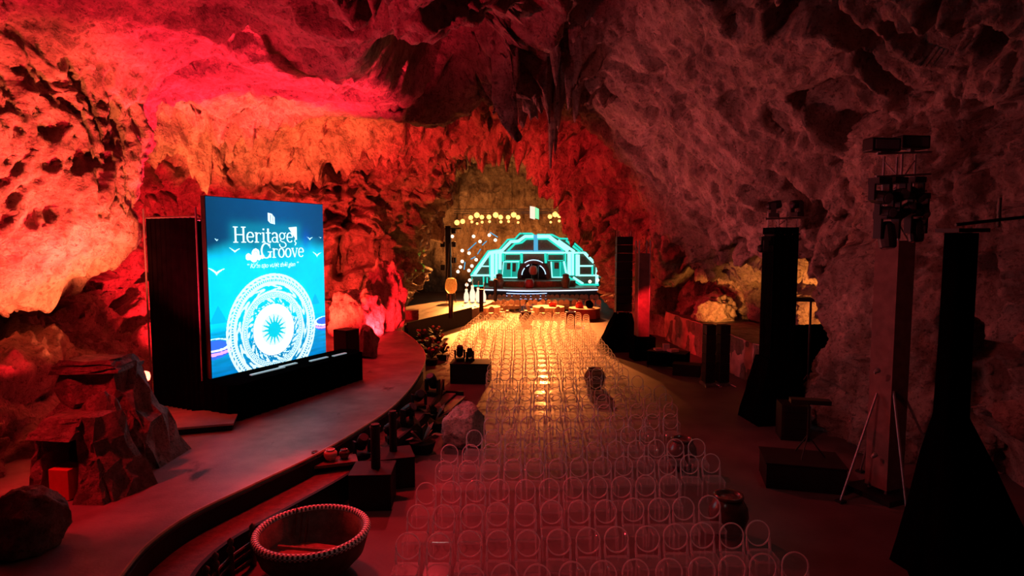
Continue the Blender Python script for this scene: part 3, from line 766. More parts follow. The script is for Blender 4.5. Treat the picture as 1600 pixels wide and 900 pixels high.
# ------------------------------------------------------------------ clear round-backed chairs
M_CLEAR = clear('clear_plastic', .07, .12, scat=.8)
M_CLEAR_RIM = clear('clear_plastic_edge', .62, .1, scat=.8)
M_CLEAR_POST = clear('clear_plastic_joint', .75, .1, scat=.75)  # whitish opacity stands in for the bright glints at the joints
M_CLEAR_EDGE = clear('clear_plastic_fold', .34, .12, scat=.7)  # extra opacity draws the glint along the seat's turned edge
M_CLEAR_SEAT = clear('clear_plastic_seat', .17, .16, scat=.8)
def chair_proto():
    t = thing('ghost_chair', 'x', 'chair')
    lean = math.radians(9)
    def bk(x, h):                       # back plane: x across, h above the seat
        return (x, .20 + math.sin(lean) * h, .45 + math.cos(lean) * h)
    rx, rh, ch = .195, .205, .255
    ring = [bk(rx * math.cos(2 * PI * k / 28), ch + rh * math.sin(2 * PI * k / 28)) for k in range(28)]
    MB().tube(ring, .0125, 6, closed=True).build('back_rim', M_CLEAR_RIM, t, smooth=True)
    n = Vector((0, math.cos(lean), -math.sin(lean)))
    dsc = [Vector(bk((rx - .005) * math.cos(2 * PI * k / 20), ch + (rh - .005) * math.sin(2 * PI * k / 20))) for k in range(20)]
    mb = MB(); mb.add(dsc, [tuple(range(20))])
    mb.build('backrest', M_CLEAR, t)
    # seat with rounded corners and a turned-down edge
    def rr(s, r, nn=4):
        o = []
        for cx, cy, a0 in ((s - r, s - r, 0), (-s + r, s - r, 90), (-s + r, -s + r, 180), (s - r, -s + r, 270)):
            for k in range(nn + 1):
                a = math.radians(a0 + 90 * k / nn); o.append((cx + r * math.cos(a), cy + r * math.sin(a)))
        return o
    o = rr(.205, .05); i_ = rr(.195, .045); N = len(o)
    mb = MB()
    mb.add([(x, y, .455) for x, y in i_], [tuple(range(N))]); mb.build('seat', M_CLEAR_SEAT, t)
    vs = [(x, y, .405) for x, y in o] + [(x, y, .445) for x, y in o] + [(x, y, .456) for x, y in i_]
    fs = [(k, (k + 1) % N, N + (k + 1) % N, N + k) for k in range(N)] + [(N + k, N + (k + 1) % N, 2 * N + (k + 1) % N, 2 * N + k) for k in range(N)]
    MB().add(vs, fs).build('seat_rim', M_CLEAR_EDGE, t)
    for sx in (-1, 1):
        MB().tube([(sx * .185, .18, .43), (sx * .19, .205, .5), (sx * .192, .225, .6), (sx * .188, .24, .7)], [.024, .021, .016, .008], 6).build('back_post', M_CLEAR_POST, t, smooth=True)
        MB().tube([(sx * .18, .175, .44), (sx * .19, .21, .0)], [.019, .013], 6).build('leg', M_CLEAR_SEAT, t, smooth=True)
        MB().tube([(sx * .18, -.175, .44), (sx * .185, -.19, .0)], [.019, .013], 6).build('leg', M_CLEAR_SEAT, t, smooth=True)
    return t
ORD = ['', 'first', 'second', 'third', 'fourth', 'fifth', 'sixth', 'seventh', 'eighth', 'ninth', 'tenth', 'eleventh', 'twelfth', 'thirteenth', 'fourteenth', 'fifteenth', 'sixteenth', 'seventeenth', 'eighteenth', 'nineteenth', 'twentieth', 'twenty-first', 'twenty-second', 'twenty-third', 'twenty-fourth', 'twenty-fifth', 'twenty-sixth', 'twenty-seventh', 'twenty-eighth', 'twenty-ninth', 'thirtieth', 'thirty-first', 'thirty-second']
proto = chair_proto()
rnd = random.Random(5)
HEAD = math.atan(30.0 / F_PX)            # the block runs towards the stage
# row distance, left and right limits (metres across)
LIM = [(8.35, -.6, 4.55), (9.4, -1.68, 4.35), (10.45, -1.7, 3.9), (11.5, -1.7, 4.2), (12.6, -1.45, 4.45), (13.65, -1.45, 4.65), (14.7, -.95, 4.65), (15.75, -1.05, 4.7), (16.8, -.75, 4.8), (17.9, -.6, 4.9), (18.95, -.55, 4.95), (20.4, -.5, 4.5)]
d = 21.8
while d < 40.0:
    l = -.75 if d < 24 else (-1.2 if d < 25.5 else (-2.6 if d < 33 else -2.6 + (d - 33) * .1))
    LIM.append((d, l, 4.2 + (d - 22) * .035)); d += 1.02
JARS = []
def jar_near(x, y): return any((x - a) ** 2 + (y - b_) ** 2 < r * r for a, b_, r in JARS)
JAR_SPOTS = [(gnd(1065, 733), .36, .78), (gnd(1137, 836), .37, .80), (gnd(929, 606), .42, .75), (gnd(822, 508), .5, .9), (gnd(892, 508), .5, .9)]
JARS = [(p.x, p.y, r + .33) for p, r, h in JAR_SPOTS] + [(gnd(722, 695).x, gnd(722, 695).y, 1.0), (gnd(735, 600).x, gnd(735, 600).y + .5, 1.15)]
SPC = .485
n_ch = 0; far_mb = []
for ri, (rd, xl, xr) in enumerate(LIM):
    x = xl; k = 0
    while x <= xr:
        yy = rd + .075 * (x - 1.5) + rnd.uniform(-.03, .03); xx = x + rnd.uniform(-.015, .015)
        x += SPC
        if jar_near(xx, yy): continue
        k += 1; n_ch += 1
        rot = -HEAD + rnd.uniform(-.05, .05)
        if n_ch <= 300:
            c = proto if n_ch == 1 else copy_tree(proto)
            c.location = (xx, yy, 0); c.rotation_euler = (0, 0, rot)
            tag(c, 'clear plastic round-backed chair, %s from the left in the %s row from the camera' % (ORD[k], ORD[ri + 1]), 'chair', 'clear chairs in rows facing the camera')
        else:
            far_mb.append((xx, yy, rot))
# the rows beyond, joined
fm = bpy.data.meshes.new('ghost_chair_rows')
bmj = bmesh.new()
for ch in proto.children:
    pass
src = [(ch.data, ch.data.materials[0]) for ch in proto.children]
mats = []
for me, mm in src:
    if mm not in mats: mats.append(mm)
vs, fs, mi = [], [], []
for (xx, yy, rot) in far_mb:
    c_, s_ = math.cos(rot), math.sin(rot)
    for me, mm in src:
        n0 = len(vs)
        for v in me.vertices: vs.append((xx + v.co.x * c_ - v.co.y * s_, yy + v.co.x * s_ + v.co.y * c_, v.co.z))
        for p in me.polygons: fs.append(tuple(i + n0 for i in p.vertices)); mi.append(mats.index(mm))
bmj.free()
fm.from_pydata(vs, [], fs)
for mm in mats: fm.materials.append(mm)
fm.polygons.foreach_set('material_index', mi)
fo = bpy.data.objects.new('ghost_chair_rows', fm); COL.objects.link(fo)
tag(fo, 'glowing rows of clear round-backed chairs nearest the stage', 'chairs', None, 'stuff')

# ------------------------------------------------------------------ rocks
def rock_mesh(name, size, seed, m, sub=4, rough=.35, facet=.5, flat=True):
    bm = bmesh.new(); bmesh.ops.create_icosphere(bm, subdivisions=sub, radius=1)
    q = np.array([v.co[:] for v in bm.verts])
    # cut by random planes for facets
    r = np.random.RandomState(seed)
    for k in range(int(9 + 6 * facet)):
        n = r.normal(size=3); n /= np.linalg.norm(n); dd = r.uniform(.62, .9)
        s = q @ n - dd
        q = q - np.outer(np.clip(s, 0, None) * facet * 1.6, n)
    nn = q / (np.linalg.norm(q, axis=1)[:, None])
    h = fbm(q * 1.3 + seed * 3.7, 4, mode='r') * rough * .5 + fbm(q * 3.5 + seed, 4) * rough * .3
    q = q + nn * h[:, None]
    q[:, 2] = np.where(q[:, 2] < -.55, -.55 + (q[:, 2] + .55) * .1, q[:, 2])
    q = q - np.array([0, 0, q[:, 2].min()])
    q[:, 2] /= q[:, 2].max()
    q[:, :2] /= np.abs(q[:, :2]).max(0)
    q = q * np.array([size[0] / 2, size[1] / 2, size[2]])
    for v, c in zip(bm.verts, q): v.co = c
    me = bpy.data.meshes.new(name); bm.to_mesh(me); bm.free()
    me.materials.append(m)
    if not flat: me.polygons.foreach_set('use_smooth', [True] * len(me.polygons))
    return me
def rock(name, loc, size, seed, label, cat='rock', m=None, rz=0.0, parent=None, **k):
    o = bpy.data.objects.new(name, rock_mesh(name, size, seed, m or M_PROPROCK, **k)); COL.objects.link(o)
    o.location = loc; o.rotation_euler = (0, 0, rz)
    if parent: o.parent = parent
    else: tag(o, label, cat)
    return o
def sm(o): o.data.polygons.foreach_set('use_smooth', [True] * len(o.data.polygons)); return o
p = gnd(722, 695)
sm(rock('boulder', p, (1.35, 1.25, 1.2), 3, 'big pale pink boulder on the floor beside the first chairs', m=M_PALEROCK, sub=5, rough=.28, flat=True))
p = gnd(30, 872, HW); sm(rock('boulder', (p.x - .1, p.y + .3, HW), (1.15, 1.1, .95), 8, 'wet dark boulder at the bottom left corner of the walkway', sub=5))
p = gnd(-14, 800, HW); sm(rock('boulder', (p.x - .5, p.y + .1, HW), (.8, .8, .75), 11, 'small dark rock cut by the left picture edge', sub=4))
sm(rock('boulder', (-7.6, 29.6, HW - .05), (2.9, 2.2, 2.5), 21, 'glowing red craggy boulder right of the glowing screen', m=M_ROCK, sub=5, rough=.75))
sm(rock('boulder', (-6.6, 31.6, HW - .05), (2.4, 1.6, 3.9), 23, 'tall jagged red rock rising behind the craggy boulder', m=M_ROCK, sub=5, rough=.8))
p = gnd(570, 561, HW); 
rock('stone_block', (p.x, p.y + .5, HW), (.95, 1.1, 1.35), 31, 'squared rough stone block right of the screen plinth', m=M_PROPROCK, sub=4, rough=.15, facet=.9)

# stage-set cliff with a small shrine
sp = gnd(112, 788, HW)
sh = thing('rock_shrine', 'stage-set rock with slab roof over a dark niche', 'set piece', (sp.x - .12, sp.y + .55, HW), math.radians(-8))
sh.scale = (.84, .9, .95)
def wedge(pts_b, pts_t, z1, seed, jit=.05):
    """faceted rock panel between a ground outline and a top outline"""
    n = len(pts_b); lev = 7; r = random.Random(seed); vs = []; seg = 4
    for i in range(lev + 1):
        t = i / lev
        for k in range(n):
            for s in range(seg):
                a, b_ = pts_b[k], pts_b[(k + 1) % n]; c, d_ = pts_t[k], pts_t[(k + 1) % n]; f = s / seg
                x = (a[0] + (b_[0] - a[0]) * f) * (1 - t) + (c[0] + (d_[0] - c[0]) * f) * t
                y = (a[1] + (b_[1] - a[1]) * f) * (1 - t) + (c[1] + (d_[1] - c[1]) * f) * t
                j = jit if 0 < i else 0
                vs.append((x + r.uniform(-j, j), y + r.uniform(-j, j), z1 * t + (r.uniform(-j, j) if 0 < i < lev else r.uniform(-j, j) * .6 * (i > 0))))
    N = n * seg; fs = []
    for i in range(lev):
        for k in range(N): fs.append((i * N + k, i * N + (k + 1) % N, (i + 1) * N + (k + 1) % N, (i + 1) * N + k))
    fs.append(tuple(range(N - 1, -1, -1))); fs.append(tuple(lev * N + k for k in range(N)))
    return MB().add(vs, fs)
wedge([(-1.15, -.35), (-.72, -.42), (-.72, .5), (-1.1, .55)], [(-.85, -.3), (-.62, -.32), (-.62, .4), (-.8, .4)], 1.25, 1).build('left_rock', M_PROPROCK, sh)
wedge([(.22, -.42), (1.05, -.38), (1.25, .6), (.22, .6)], [(.12, -.25), (.32, -.22), (.55, .45), (.12, .4)], 1.55, 2, .07).build('right_rock', M_PROPROCK, sh)
wedge([(-.75, .3), (.25, .3), (.25, .7), (-.75, .7)], [(-.68, .25), (.18, .25), (.2, .6), (-.7, .6)], 1.35, 3, .03).build('niche_shade_panel', M_BLACKW, sh)  # black panel puts the shade of the niche into its colour
wedge([(.28, -.62), (.95, -.55), (.95, -.3), (.28, -.36)], [(.5, -.4), (.66, -.38), (.66, -.3), (.5, -.3)], .8, 9, .02).build('triangle_rock', M_PROPROCK, sh)
rf = wedge([(-.85, -.55), (.2, -.55), (.2, .35), (-.85, .35)], [(-.72, -.2), (.18, -.2), (.18, .4), (-.72, .4)], .34, 4, .035)
rf.xform(Matrix.Translation((0, 0, 1.18))); rf.build('roof_slab', M_PROPROCK, sh)
rk = rock('top_rock', (-.15, .65, 0), (1.1, .8, 1.9), 44, None, parent=sh, sub=4, rough=.2)
rk2 = MB().box((sp.x - .30, sp.y + .36, HW + .29), (.40, .42, .56), math.radians(-8)).build('offering_box', plain('red_paint', (.75, .10, .06), .6, var=.1), None, bevel=.01)
tag(rk2, 'small red box standing inside the niche of the rock shrine', 'box')
sp2 = gnd(185, 742, HW)
cl = thing('rock_set_piece', 'tall tapering stage-set cliff behind the rock shrine', 'set piece', (sp2.x - .42, sp2.y + .75, HW), math.radians(6))
wedge([(-1.15, -.6), (1.0, -.5), (1.15, .7), (-1.15, .7)], [(-.95, -.3), (.15, -.28), (.25, .4), (-.95, .4)], 2.05, 6, .11).build('cliff_body', M_PROPROCK, cl)
wedge([(-1.05, -.5), (.25, -.45), (.3, .5), (-1.0, .5)], [(-.9, -.4), (.1, -.42), (.2, .4), (-.85, .4)], .26, 7, .05).xform(Matrix.Translation((0, 0, 2.0))).build('cap_slab', M_PROPROCK, cl)
wedge([(.2, -.75), (.9, -.7), (.95, -.3), (.3, -.4)], [(.3, -.45), (.42, -.42), (.45, -.3), (.32, -.3)], 1.2, 8, .05).build('side_rock', M_PROPROCK, cl)

# low red-lit platform beside the plinth
rp = gnd(262, 668, HW + .2)
lp = thing('low_platform', 'low flat platform lit red left of the screen plinth', 'platform', (rp.x, rp.y + .7, HW), math.radians(18))
MB().box((0, 0, .17), (2.5, 1.5, .05)).build('deck', M_WALK, lp)
MB().box((0, 0, .07), (2.4, 1.4, .14)).build('riser', M_BLACKW, lp)
# red lamp by the drape
lz = at(227, 588, 15.6)
ll = thing('red_lamp', 'small glowing red lamp on a thin stand beside the black drape', 'lamp', (lz.x, lz.y, HW))
MB().lathe([(.16, 0), (.16, .03), (.02, .05)], seg=14).build('base', M_BLACKM, ll)
MB().tube([(0, 0, .03), (0, 0, lz.z - HW - .1)], .012).build('pole', M_BLACKM, ll)
MB().lathe([(.05, -.13), (.1, -.1), (.12, 0), (.1, .1), (.03, .14)], (0, 0, lz.z - HW), 12).build('bulb', emis('red_bulb', (1, .10, .06), 9), ll, smooth=True)
lamp('red_bulb_light', 'POINT', (lz.x, lz.y - .25, lz.z), RED, 60, None, .1)

# ------------------------------------------------------------------ woven basket boat
bp_ = gnd(485, 902); bx_, by_ = bp_.x, bp_.y + .15
def weave_mat():
    m, nt, b = new_mat('woven_rim')
    L = nt.links.new; tc = nt.nodes.new('ShaderNodeTexCoord')
    g = nt.nodes.new('ShaderNodeVectorMath'); g.operation = 'LENGTH'
    sx = nt.nodes.new('ShaderNodeSeparateXYZ'); L(tc.outputs['Object'], sx.inputs[0])
    an = nt.nodes.new('ShaderNodeMath'); an.operation = 'ARCTAN2'; L(sx.outputs['Y'], an.inputs[0]); L(sx.outputs['X'], an.inputs[1])
    cx = nt.nodes.new('ShaderNodeCombineXYZ'); L(an.outputs[0], cx.inputs[0])
    cm = nt.nodes.new('ShaderNodeVectorMath'); cm.operation = 'MULTIPLY'; cm.inputs[1].default_value = (1, 1, 0); L(tc.outputs['Object'], cm.inputs[0]); L(cm.outputs[0], g.inputs[0])
    mm = nt.nodes.new('ShaderNodeMath'); mm.operation = 'MULTIPLY'; mm.inputs[1].default_value = 1.0; L(g.outputs['Value'], mm.inputs[0]); L(mm.outputs[0], cx.inputs[1])
    ch = nt.nodes.new('ShaderNodeTexChecker'); ch.inputs['Scale'].default_value = 24
    ch.inputs['Color1'].default_value = (.95, .9, .88, 1); ch.inputs['Color2'].default_value = (.05, .03, .03, 1)
    L(cx.outputs[0], ch.inputs['Vector']); L(ch.outputs['Color'], b.inputs['Base Color'])
    b.inputs['Roughness'].default_value = .5
    return m
bo = thing('basket_boat', 'round dark basket boat with pale woven rim on the floor', 'boat', (bx_, by_, 0))
R0 = .93
MB().lathe([(.3, .02), (.62, .12), (.84, .36), (R0, .66), (R0, .72), (R0 - .1, .72), (.76, .38), (.58, .2), (.3, .12), (0.0, .1)], seg=48).build('hull', M_WOOD, bo, smooth=True)
rim_pts = [(R0 * .965 * math.cos(2 * PI * k / 64), R0 * .965 * math.sin(2 * PI * k / 64), .73) for k in range(64)]
MB().tube(rim_pts, .065, 8, closed=True).build('rim', weave_mat(), bo, smooth=True)
for k in range(7):
    yy = -.42 + k * .14; hx = math.sqrt(max(.05, .66 ** 2 - yy ** 2))
    MB().box((0, yy, .235 + .02 * (k % 2)), (hx * 2, .115, .03), math.radians(0)).build('floor_slat', M_WOODR, bo).rotation_euler = (0, 0, math.radians(-14))
MB().tube([(-.62, .1, .40), (.62, -.12, .42)], .035, 8).build('thwart', M_WOODR, bo)
for k in range(3):
    MB().tube([(-.5 + .1 * k, .55 - .05 * k, .3), (-.5 + .1 * k, .7 - .02 * k, .86 - .05 * k)], .012, 6).build('stick', M_WOOD, bo)

# ------------------------------------------------------------------ glazed jars
M_JAR = plain('brown_glaze', (.10, .035, .03), .22, var=.35, scale=5)
JL = ['round brown glazed jar among the chairs below the nearer bend', 'large brown glazed jar at the right end of the front chair rows', 'dark low jar standing between the chairs in mid hall', 'dark round jar left of two near the far tables', 'dark round jar right of two near the far tables']
JL[0] = 'smaller-looking brown glazed jar at the chair block edge, behind the nearest jar'
for k, (pp, r, h) in enumerate(JAR_SPOTS):
    j = thing('glazed_jar', JL[k], 'jar', (pp.x, pp.y, 0), 0, 'glazed jars among the chairs')
    MB().lathe([(r * .55, 0), (r * .8, h * .18), (r, h * .5), (r * .95, h * .7), (r * .72, h * .88), (r * .62, h * .93)], seg=28).build('body', M_JAR, j, smooth=True)
    MB().lathe([(r * .60, h * .91), (r * .74, h * .94), (r * .74, h), (r * .60, h), (r * .55, h * .9), (r * .5, h * .6), (0, h * .5)], seg=28).build('rim', M_JAR, j, smooth=True)

# ------------------------------------------------------------------ fence of turned posts beside the steps
_fl = offset(EDGE_S, 1.02)
fpts = []
for k in range(5):
    q = _fl[6 + k * 5]; fpts.append(Vector((q.x, q.y, 0)))
fen = thing('low_rail_fence', 'low dark wooden rail with turned posts behind the basket boat', 'fence', fpts[0])
for p in fpts:
    q = p - fpts[0]
    MB().lathe([(.05, 0), (.05, .45), (.035, .48), (.06, .53), (.06, .58), (.03, .62), (.05, .67), (.05, .72), (.0, .77)], q, 12).build('post', M_WOOD, fen, smooth=True)
for i in range(len(fpts) - 1):
    a, b_ = fpts[i] - fpts[0], fpts[i + 1] - fpts[0]
    for z in (.14, .30, .44):
        MB().tube([a + Vector((0, 0, z)), b_ + Vector((0, 0, z))], .025, 6).build('rail', M_WOOD, fen)

# ------------------------------------------------------------------ moving-head lamp
def moving_head(loc, label, tilt=20, pan=0, s=1.0, parent=None, hang=False, group=None):
    t = thing('moving_head_light', label, 'stage light', loc, pan, group)
    sg = -1 if hang else 1
    def Z(z): return sg * z * s
    MB().box((0, 0, Z(.06)), (.30 * s, .26 * s, .12 * s)).build('base', M_BLACKM, t)
    for sx in (-1, 1):
        MB().box((sx * .17 * s, 0, Z(.27)), (.045 * s, .14 * s, .30 * s)).build('yoke_arm', M_BLACKM, t)
    hd = MB().lathe([(.07 * s, -.20 * s), (.12 * s, -.14 * s), (.13 * s, .08 * s), (.115 * s, .20 * s), (.10 * s, .21 * s)], seg=14)
    R_ = Matrix.Translation((0, 0, Z(.36))) @ Matrix.Rotation(math.radians(tilt), 4, 'X')
    hd = hd.xform(R_).build('head', M_BLACKM, t, smooth=False)
    MB().lathe([(.0, .212 * s), (.095 * s, .212 * s), (.095 * s, .222 * s), (.0, .228 * s)], seg=14).xform(R_).build('lens', M_LENS, hd)
    return t

# ------------------------------------------------------------------ boxes, bollards and planters along the steps
def flight_case(name, px, py, w, dpt, h, rz, label, cat='box', lid=True):
    p = gnd(px, py); t = thing(name, label, cat, (p.x, p.y + dpt / 2, 0), rz)
    MB().box((0, 0, (h - .04) / 2), (w, dpt, h - .04)).build('body', M_BLACKW, t, bevel=.015)
    MB().box((0, 0, h - .02), (w + .03, dpt + .03, .04)).build('lid', M_BLACKW, t, bevel=.01)
    for sx in (-1, 1): MB().box((sx * w * .49, -dpt * .49, h / 2), (.03, .03, h * .98)).build('corner_trim', M_BLACKM, t)
    return t, p
t1, p1 = flight_case('black_box', 577, 799, .85, .8, .78, .05, 'black square box by the steps carrying the nearer dark post')
t2, p2 = flight_case('black_box', 612, 765, .8, .8, .72, .3, 'black square box by the steps carrying the farther dark post')
def bollard(loc, h, r, label, base=True):
    t = thing('bollard_post', label, 'post', loc)
    MB().lathe([(r, 0), (r, h - .03), (r * .9, h)], seg=18).build('shaft', M_BLACKM, t, smooth=False)
    MB().lathe([(r * 1.15, h - .1), (r * 1.15, h - .05)], seg=18).build('collar', M_BLACKM, t)
    return t
bollard((t1.location.x + .06, t1.location.y, .78), .95, .1, 'dark round post standing on the nearer black box')
bollard((t2.location.x - .05, t2.location.y + .1, .72), .95, .09, 'dark round post standing on the farther black box')
# bench with pots
pb = gnd(514, 776); bn = thing('pot_bench', 'low dark bench carrying small pots beside the walkway edge', 'bench', (pb.x, pb.y + .35, 0), math.radians(20))
MB().box((0, 0, .66), (1.05, .5, .06)).build('top', M_WOOD, bn)
for sx in (-1, 1): MB().box((sx * .45, 0, .315), (.08, .42, .63)).build('leg', M_WOOD, bn)
MB().box((0, 0, .35), (.85, .04, .3)).build('apron', M_WOOD, bn)
cR = Matrix.Rotation(math.radians(20), 3, 'Z')
def pot(dx, dy, r, h, mm, label, z=.69):
    v = cR @ Vector((dx, dy, 0)); o = thing('small_pot', label, 'pot', (pb.x + v.x, pb.y + .35 + v.y, z))
    MB().lathe([(r * .6, 0), (r, h * .45), (r * .95, h * .75), (r * .6, h * .95)], seg=18).build('body', mm, o, smooth=True)
    MB().lathe([(r * .62, h * .93), (r * .7, h), (r * .5, h), (r * .45, h * .7), (0, h * .6)], seg=18).build('lip', mm, o, smooth=True)
pot(-.05, 0, .15, .26, plain('pink_clay', (.55, .22, .2), .4, var=.2), 'round pale pink pot on the low bench')
pot(.25, .02, .12, .22, M_JAR, 'small dark pot right of the pink pot on the bench')
pot(-.38, .02, .11, .24, M_JAR, 'small dark pot left of the pink pot on the bench')
def on_step(px, py, z): return gnd(px, py, z)
# tilted dark lamps and planting on the lower step
mh = [((566, 716), 40, .6, .8, 'stage lamp tilted left beside the nearer dark post'), ((637, 665), 55, 1.1, .9, 'stage lamp on the step left of the pink boulder'), ((655, 640), 60, .4, .9, 'stage lamp on the step, second from the pink boulder'), ((676, 618), 35, -.4, 1.0, 'stage lamp on the step right behind the pink boulder'), ((612, 690), 65, 2.0, .8, 'stage lamp on the step between the posts and the boulder')]
for (px, py), tl, pn, s, lb in mh:
    p = gnd(px, py, .5)
    moving_head((p.x, p.y, .5), lb, tl, pn, s * 1.3, group='stage lamps along the walkway steps')
M_LEAF = plain('dark_leaf', (.04, .06, .025), .5, var=.4, scale=3)
M_FLOW = plain('red_flower', (.5, .06, .08), .6, var=.4)
def plant(loc, r, h, label, seed, flowers=True):
    t = thing('potted_plant', label, 'plant', loc); rr_ = random.Random(seed)
    MB().lathe([(r * .45, 0), (r * .6, h * .3), (r * .55, h * .3)], seg=12).build('pot', M_BLACKW, t)
    for k in range(16):
        a = rr_.uniform(0, 2 * PI); e = rr_.uniform(.3, 1.3); L_ = r * rr_.uniform(.8, 1.3)
        d_ = Vector((math.cos(a) * math.cos(e), math.sin(a) * math.cos(e), math.sin(e))); s_ = Vector((-math.sin(a), math.cos(a), 0)) * L_ * .16
        b0 = Vector((0, 0, h * .3)); m1 = b0 + d_ * L_ * .55 + Vector((0, 0, L_ * .1)); e1 = b0 + d_ * L_ + Vector((0, 0, -L_ * .05))
        MB().add([b0, m1 - s_, e1, m1 + s_, m1 + Vector((0, 0, .02))], [(0, 1, 4), (1, 2, 4), (2, 3, 4), (3, 0, 4)]).build('leaf', M_LEAF, t)
    if flowers:
        for k in range(4):
            a = rr_.uniform(0, 2 * PI); q = Vector((math.cos(a) * r * .45, math.sin(a) * r * .45, h * rr_.uniform(.6, .95)))
            MB().lathe([(0, -.06), (.07, -.02), (.09, .03), (.05, .07), (0, .08)], q, 8).build('flower', M_FLOW, t)
for k, (px, py, z) in enumerate(((660, 540, 0), (668, 553, 0), (674, 570, 0), (686, 547, 0), (692, 562, 0), (680, 533, 0))):
    p = gnd(px, py, z)
    if z > 0: MB_ = 0
    plant((p.x, p.y, 0), .55, .9, 'leafy flowering plant by the walkway bend, %s from the left' % ORD[k + 1], k + 3)
plant(gnd(660, 706), .6, .95, 'dark leafy plant left of the pink boulder, the nearer of two', 52, False)
plant(gnd(680, 672), .6, .95, 'dark leafy plant left of the pink boulder, the farther of two', 53, False)
# ramp boards at the bend of the walkway
rb = thing('ramp', 'short boarded ramp leading off the bend of the walkway', 'ramp', gnd(668, 640), math.radians(-12))
for k in range(5):
    MB().box((-.75 + k * .37, .4, .42 - .075 * k), (.34, 2.1, .05)).build('plank', M_WALK, rb)
MB().box((-.05, 1.5, .14), (1.7, .06, .28)).build('stringer', M_BLACKW, rb)
MB().box((-.05, -.7, .14), (1.7, .06, .28)).build('stringer', M_BLACKW, rb)
# long low black case at the left edge of the chairs
t3, p3 = flight_case('equipment_case', 735, 600, 1.55, 1.0, .8, -.05, 'long low black case at the left edge of the chair block')
moving_head((t3.location.x - .45, t3.location.y, .8), 'stage lamp on the left end of the long black case', 15, .3, 1.1)
moving_head((t3.location.x - .05, t3.location.y + .1, .8), 'stage lamp on the middle of the long black case', -10, .8, .9)
# fittings on the walkway right of the screen
p = gnd(533, 566, HW)
bs = thing('loudspeaker', 'black loudspeaker cabinet at the right end of the screen plinth', 'speaker', (p.x + .1, p.y + .45, HW), math.radians(60))
MB().box((0, 0, .62), (.7, .7, 1.24)).build('cabinet', M_BLACKM, bs, bevel=.02)
MB().box((0, -.36, .62), (.62, .02, 1.14)).build('grille', M_BLACKW, bs)
p = gnd(641, 499, HW)
cr = thing('wooden_crate', 'small reddish wooden crate on the walkway near the far rock wall', 'crate', (p.x, p.y, HW), .1)
MB().box((0, 0, .3), (1.0, .6, .56)).build('body', M_WOODR, cr)
for z in (.1, .3, .5): MB().box((0, -.315, z), (1.04, .03, .14)).build('slat', M_WOODR, cr)
for k, (px, py) in enumerate(((562, 497), (580, 493), (596, 491))):
    p = gnd(px, py, HW); u = thing('floor_uplight', 'small floor light on the walkway below the red boulder, %s from the left' % ORD[k + 1], 'light', (p.x, p.y, HW))
    MB().lathe([(.14, 0), (.14, .12), (.12, .16)], seg=12).build('housing', M_BLACKM, u)
    MB().lathe([(0, .162), (.11, .162), (.11, .17), (0, .175)], seg=12).build('lens', emis('uplight_glow', (1, .5, .35), 2.5) if k == 0 else bpy.data.materials['uplight_glow'], u)
# dark fence along the far path
pf = [gnd(x, y, HW) for x, y in ((634, 510), (690, 496), (735, 484.5))]
pfn = thing('path_barrier', 'black low barrier along the far golden path', 'barrier', (pf[0].x, pf[0].y, 0))
for i in range(2):
    a, b_ = pf[i] - pf[0], pf[i + 1] - pf[0]; d_ = b_ - a; l = math.hypot(d_.x, d_.y); c = (a + b_) / 2
    MB().box((c.x + .08, c.y, .55), (l, .08, 1.1), math.atan2(d_.y, d_.x)).build('panel', M_BLACKW, pfn)
for k, (px, py, h) in enumerate(((711, 497, 1.5), (758, 487, 1.5), (779, 470, 1.7))):
    p = gnd(px, py, HW); bollard((p.x - .25, p.y, HW), h, .14, 'tall dark post by the far golden path, %s from the left' % ORD[k + 1])

# ------------------------------------------------------------------ right side: towers, speakers, table, retaining wall
M_SLEEVE = plain('brown_sleeve', (.13, .075, .065), .85, var=.25, scale=5)
def truss(t, w, z0, z1, lean=(0, 0)):
    for sx in (-1, 1):
        for sy in (-1, 1):
            MB().tube([(sx * w, sy * w, z0), (sx * w, sy * w, z1)], .028, 6).build('chord', M_STEEL, t)
    z = z0; k = 0
    while z < z1 - .3:
        s = 1 if k % 2 else -1
        MB().tube([(-s * w, -w, z), (s * w, -w, z + .45)], .014, 5).build('brace', M_STEEL, t)
        MB().tube([(-w, -s * w, z), (-w, s * w, z + .45)], .014, 5).build('brace', M_STEEL, t)
        z += .45; k += 1
# near black draped tower
p = at(1487, 640, 9.6)
tw = thing('draped_tower', 'tall black draped tower spreading at its foot at the right', 'tower', (p.x, p.y, 0), .05)
mb = MB(); segs = 44; vs = []
lev = [(0, 1.05, .95), (.5, .9, .8), (1.3, .66, .6), (2.1, .43, .42), (2.8, .21, .22), (4, .2, .2), (5.72, .195, .195)]
for z, a, b_ in lev:
    for k in range(segs):
        an = 2 * PI * k / segs; pl_ = 1 + .05 * math.sin(an * 11) * (1 if z < 2.8 else .4)
        c_, s_ = math.cos(an), math.sin(an); sq = 1 / max(abs(c_), abs(s_)) ** (.8)
        vs.append((a * c_ * sq * pl_ * .9 + (.55 * (1 - min(z, 2.8) / 2.8)), b_ * s_ * sq * pl_ * .9, z))
fs = [(i * segs + k, i * segs + (k + 1) % segs, (i + 1) * segs + (k + 1) % segs, (i + 1) * segs + k) for i in range(len(lev) - 1) for k in range(segs)]
fs.append(tuple((len(lev) - 1) * segs + k for k in range(segs)))
mb.add(vs, fs).build('drape', M_BLACK, tw, smooth=True)
MB().box((0, 0, 5.76), (.5, .5, .06)).build('head_plate', M_BLACKM, tw)
MB().tube([(-.35, -.3, 5.84), (.9, -.35, 5.98)], .025).build('outrigger_pipe', M_BLACKM, tw)
MB().tube([(.33, -.3, 5.8), (.33, -.3, 6.25)], .025).build('stub_pipe', M_STEEL, tw)

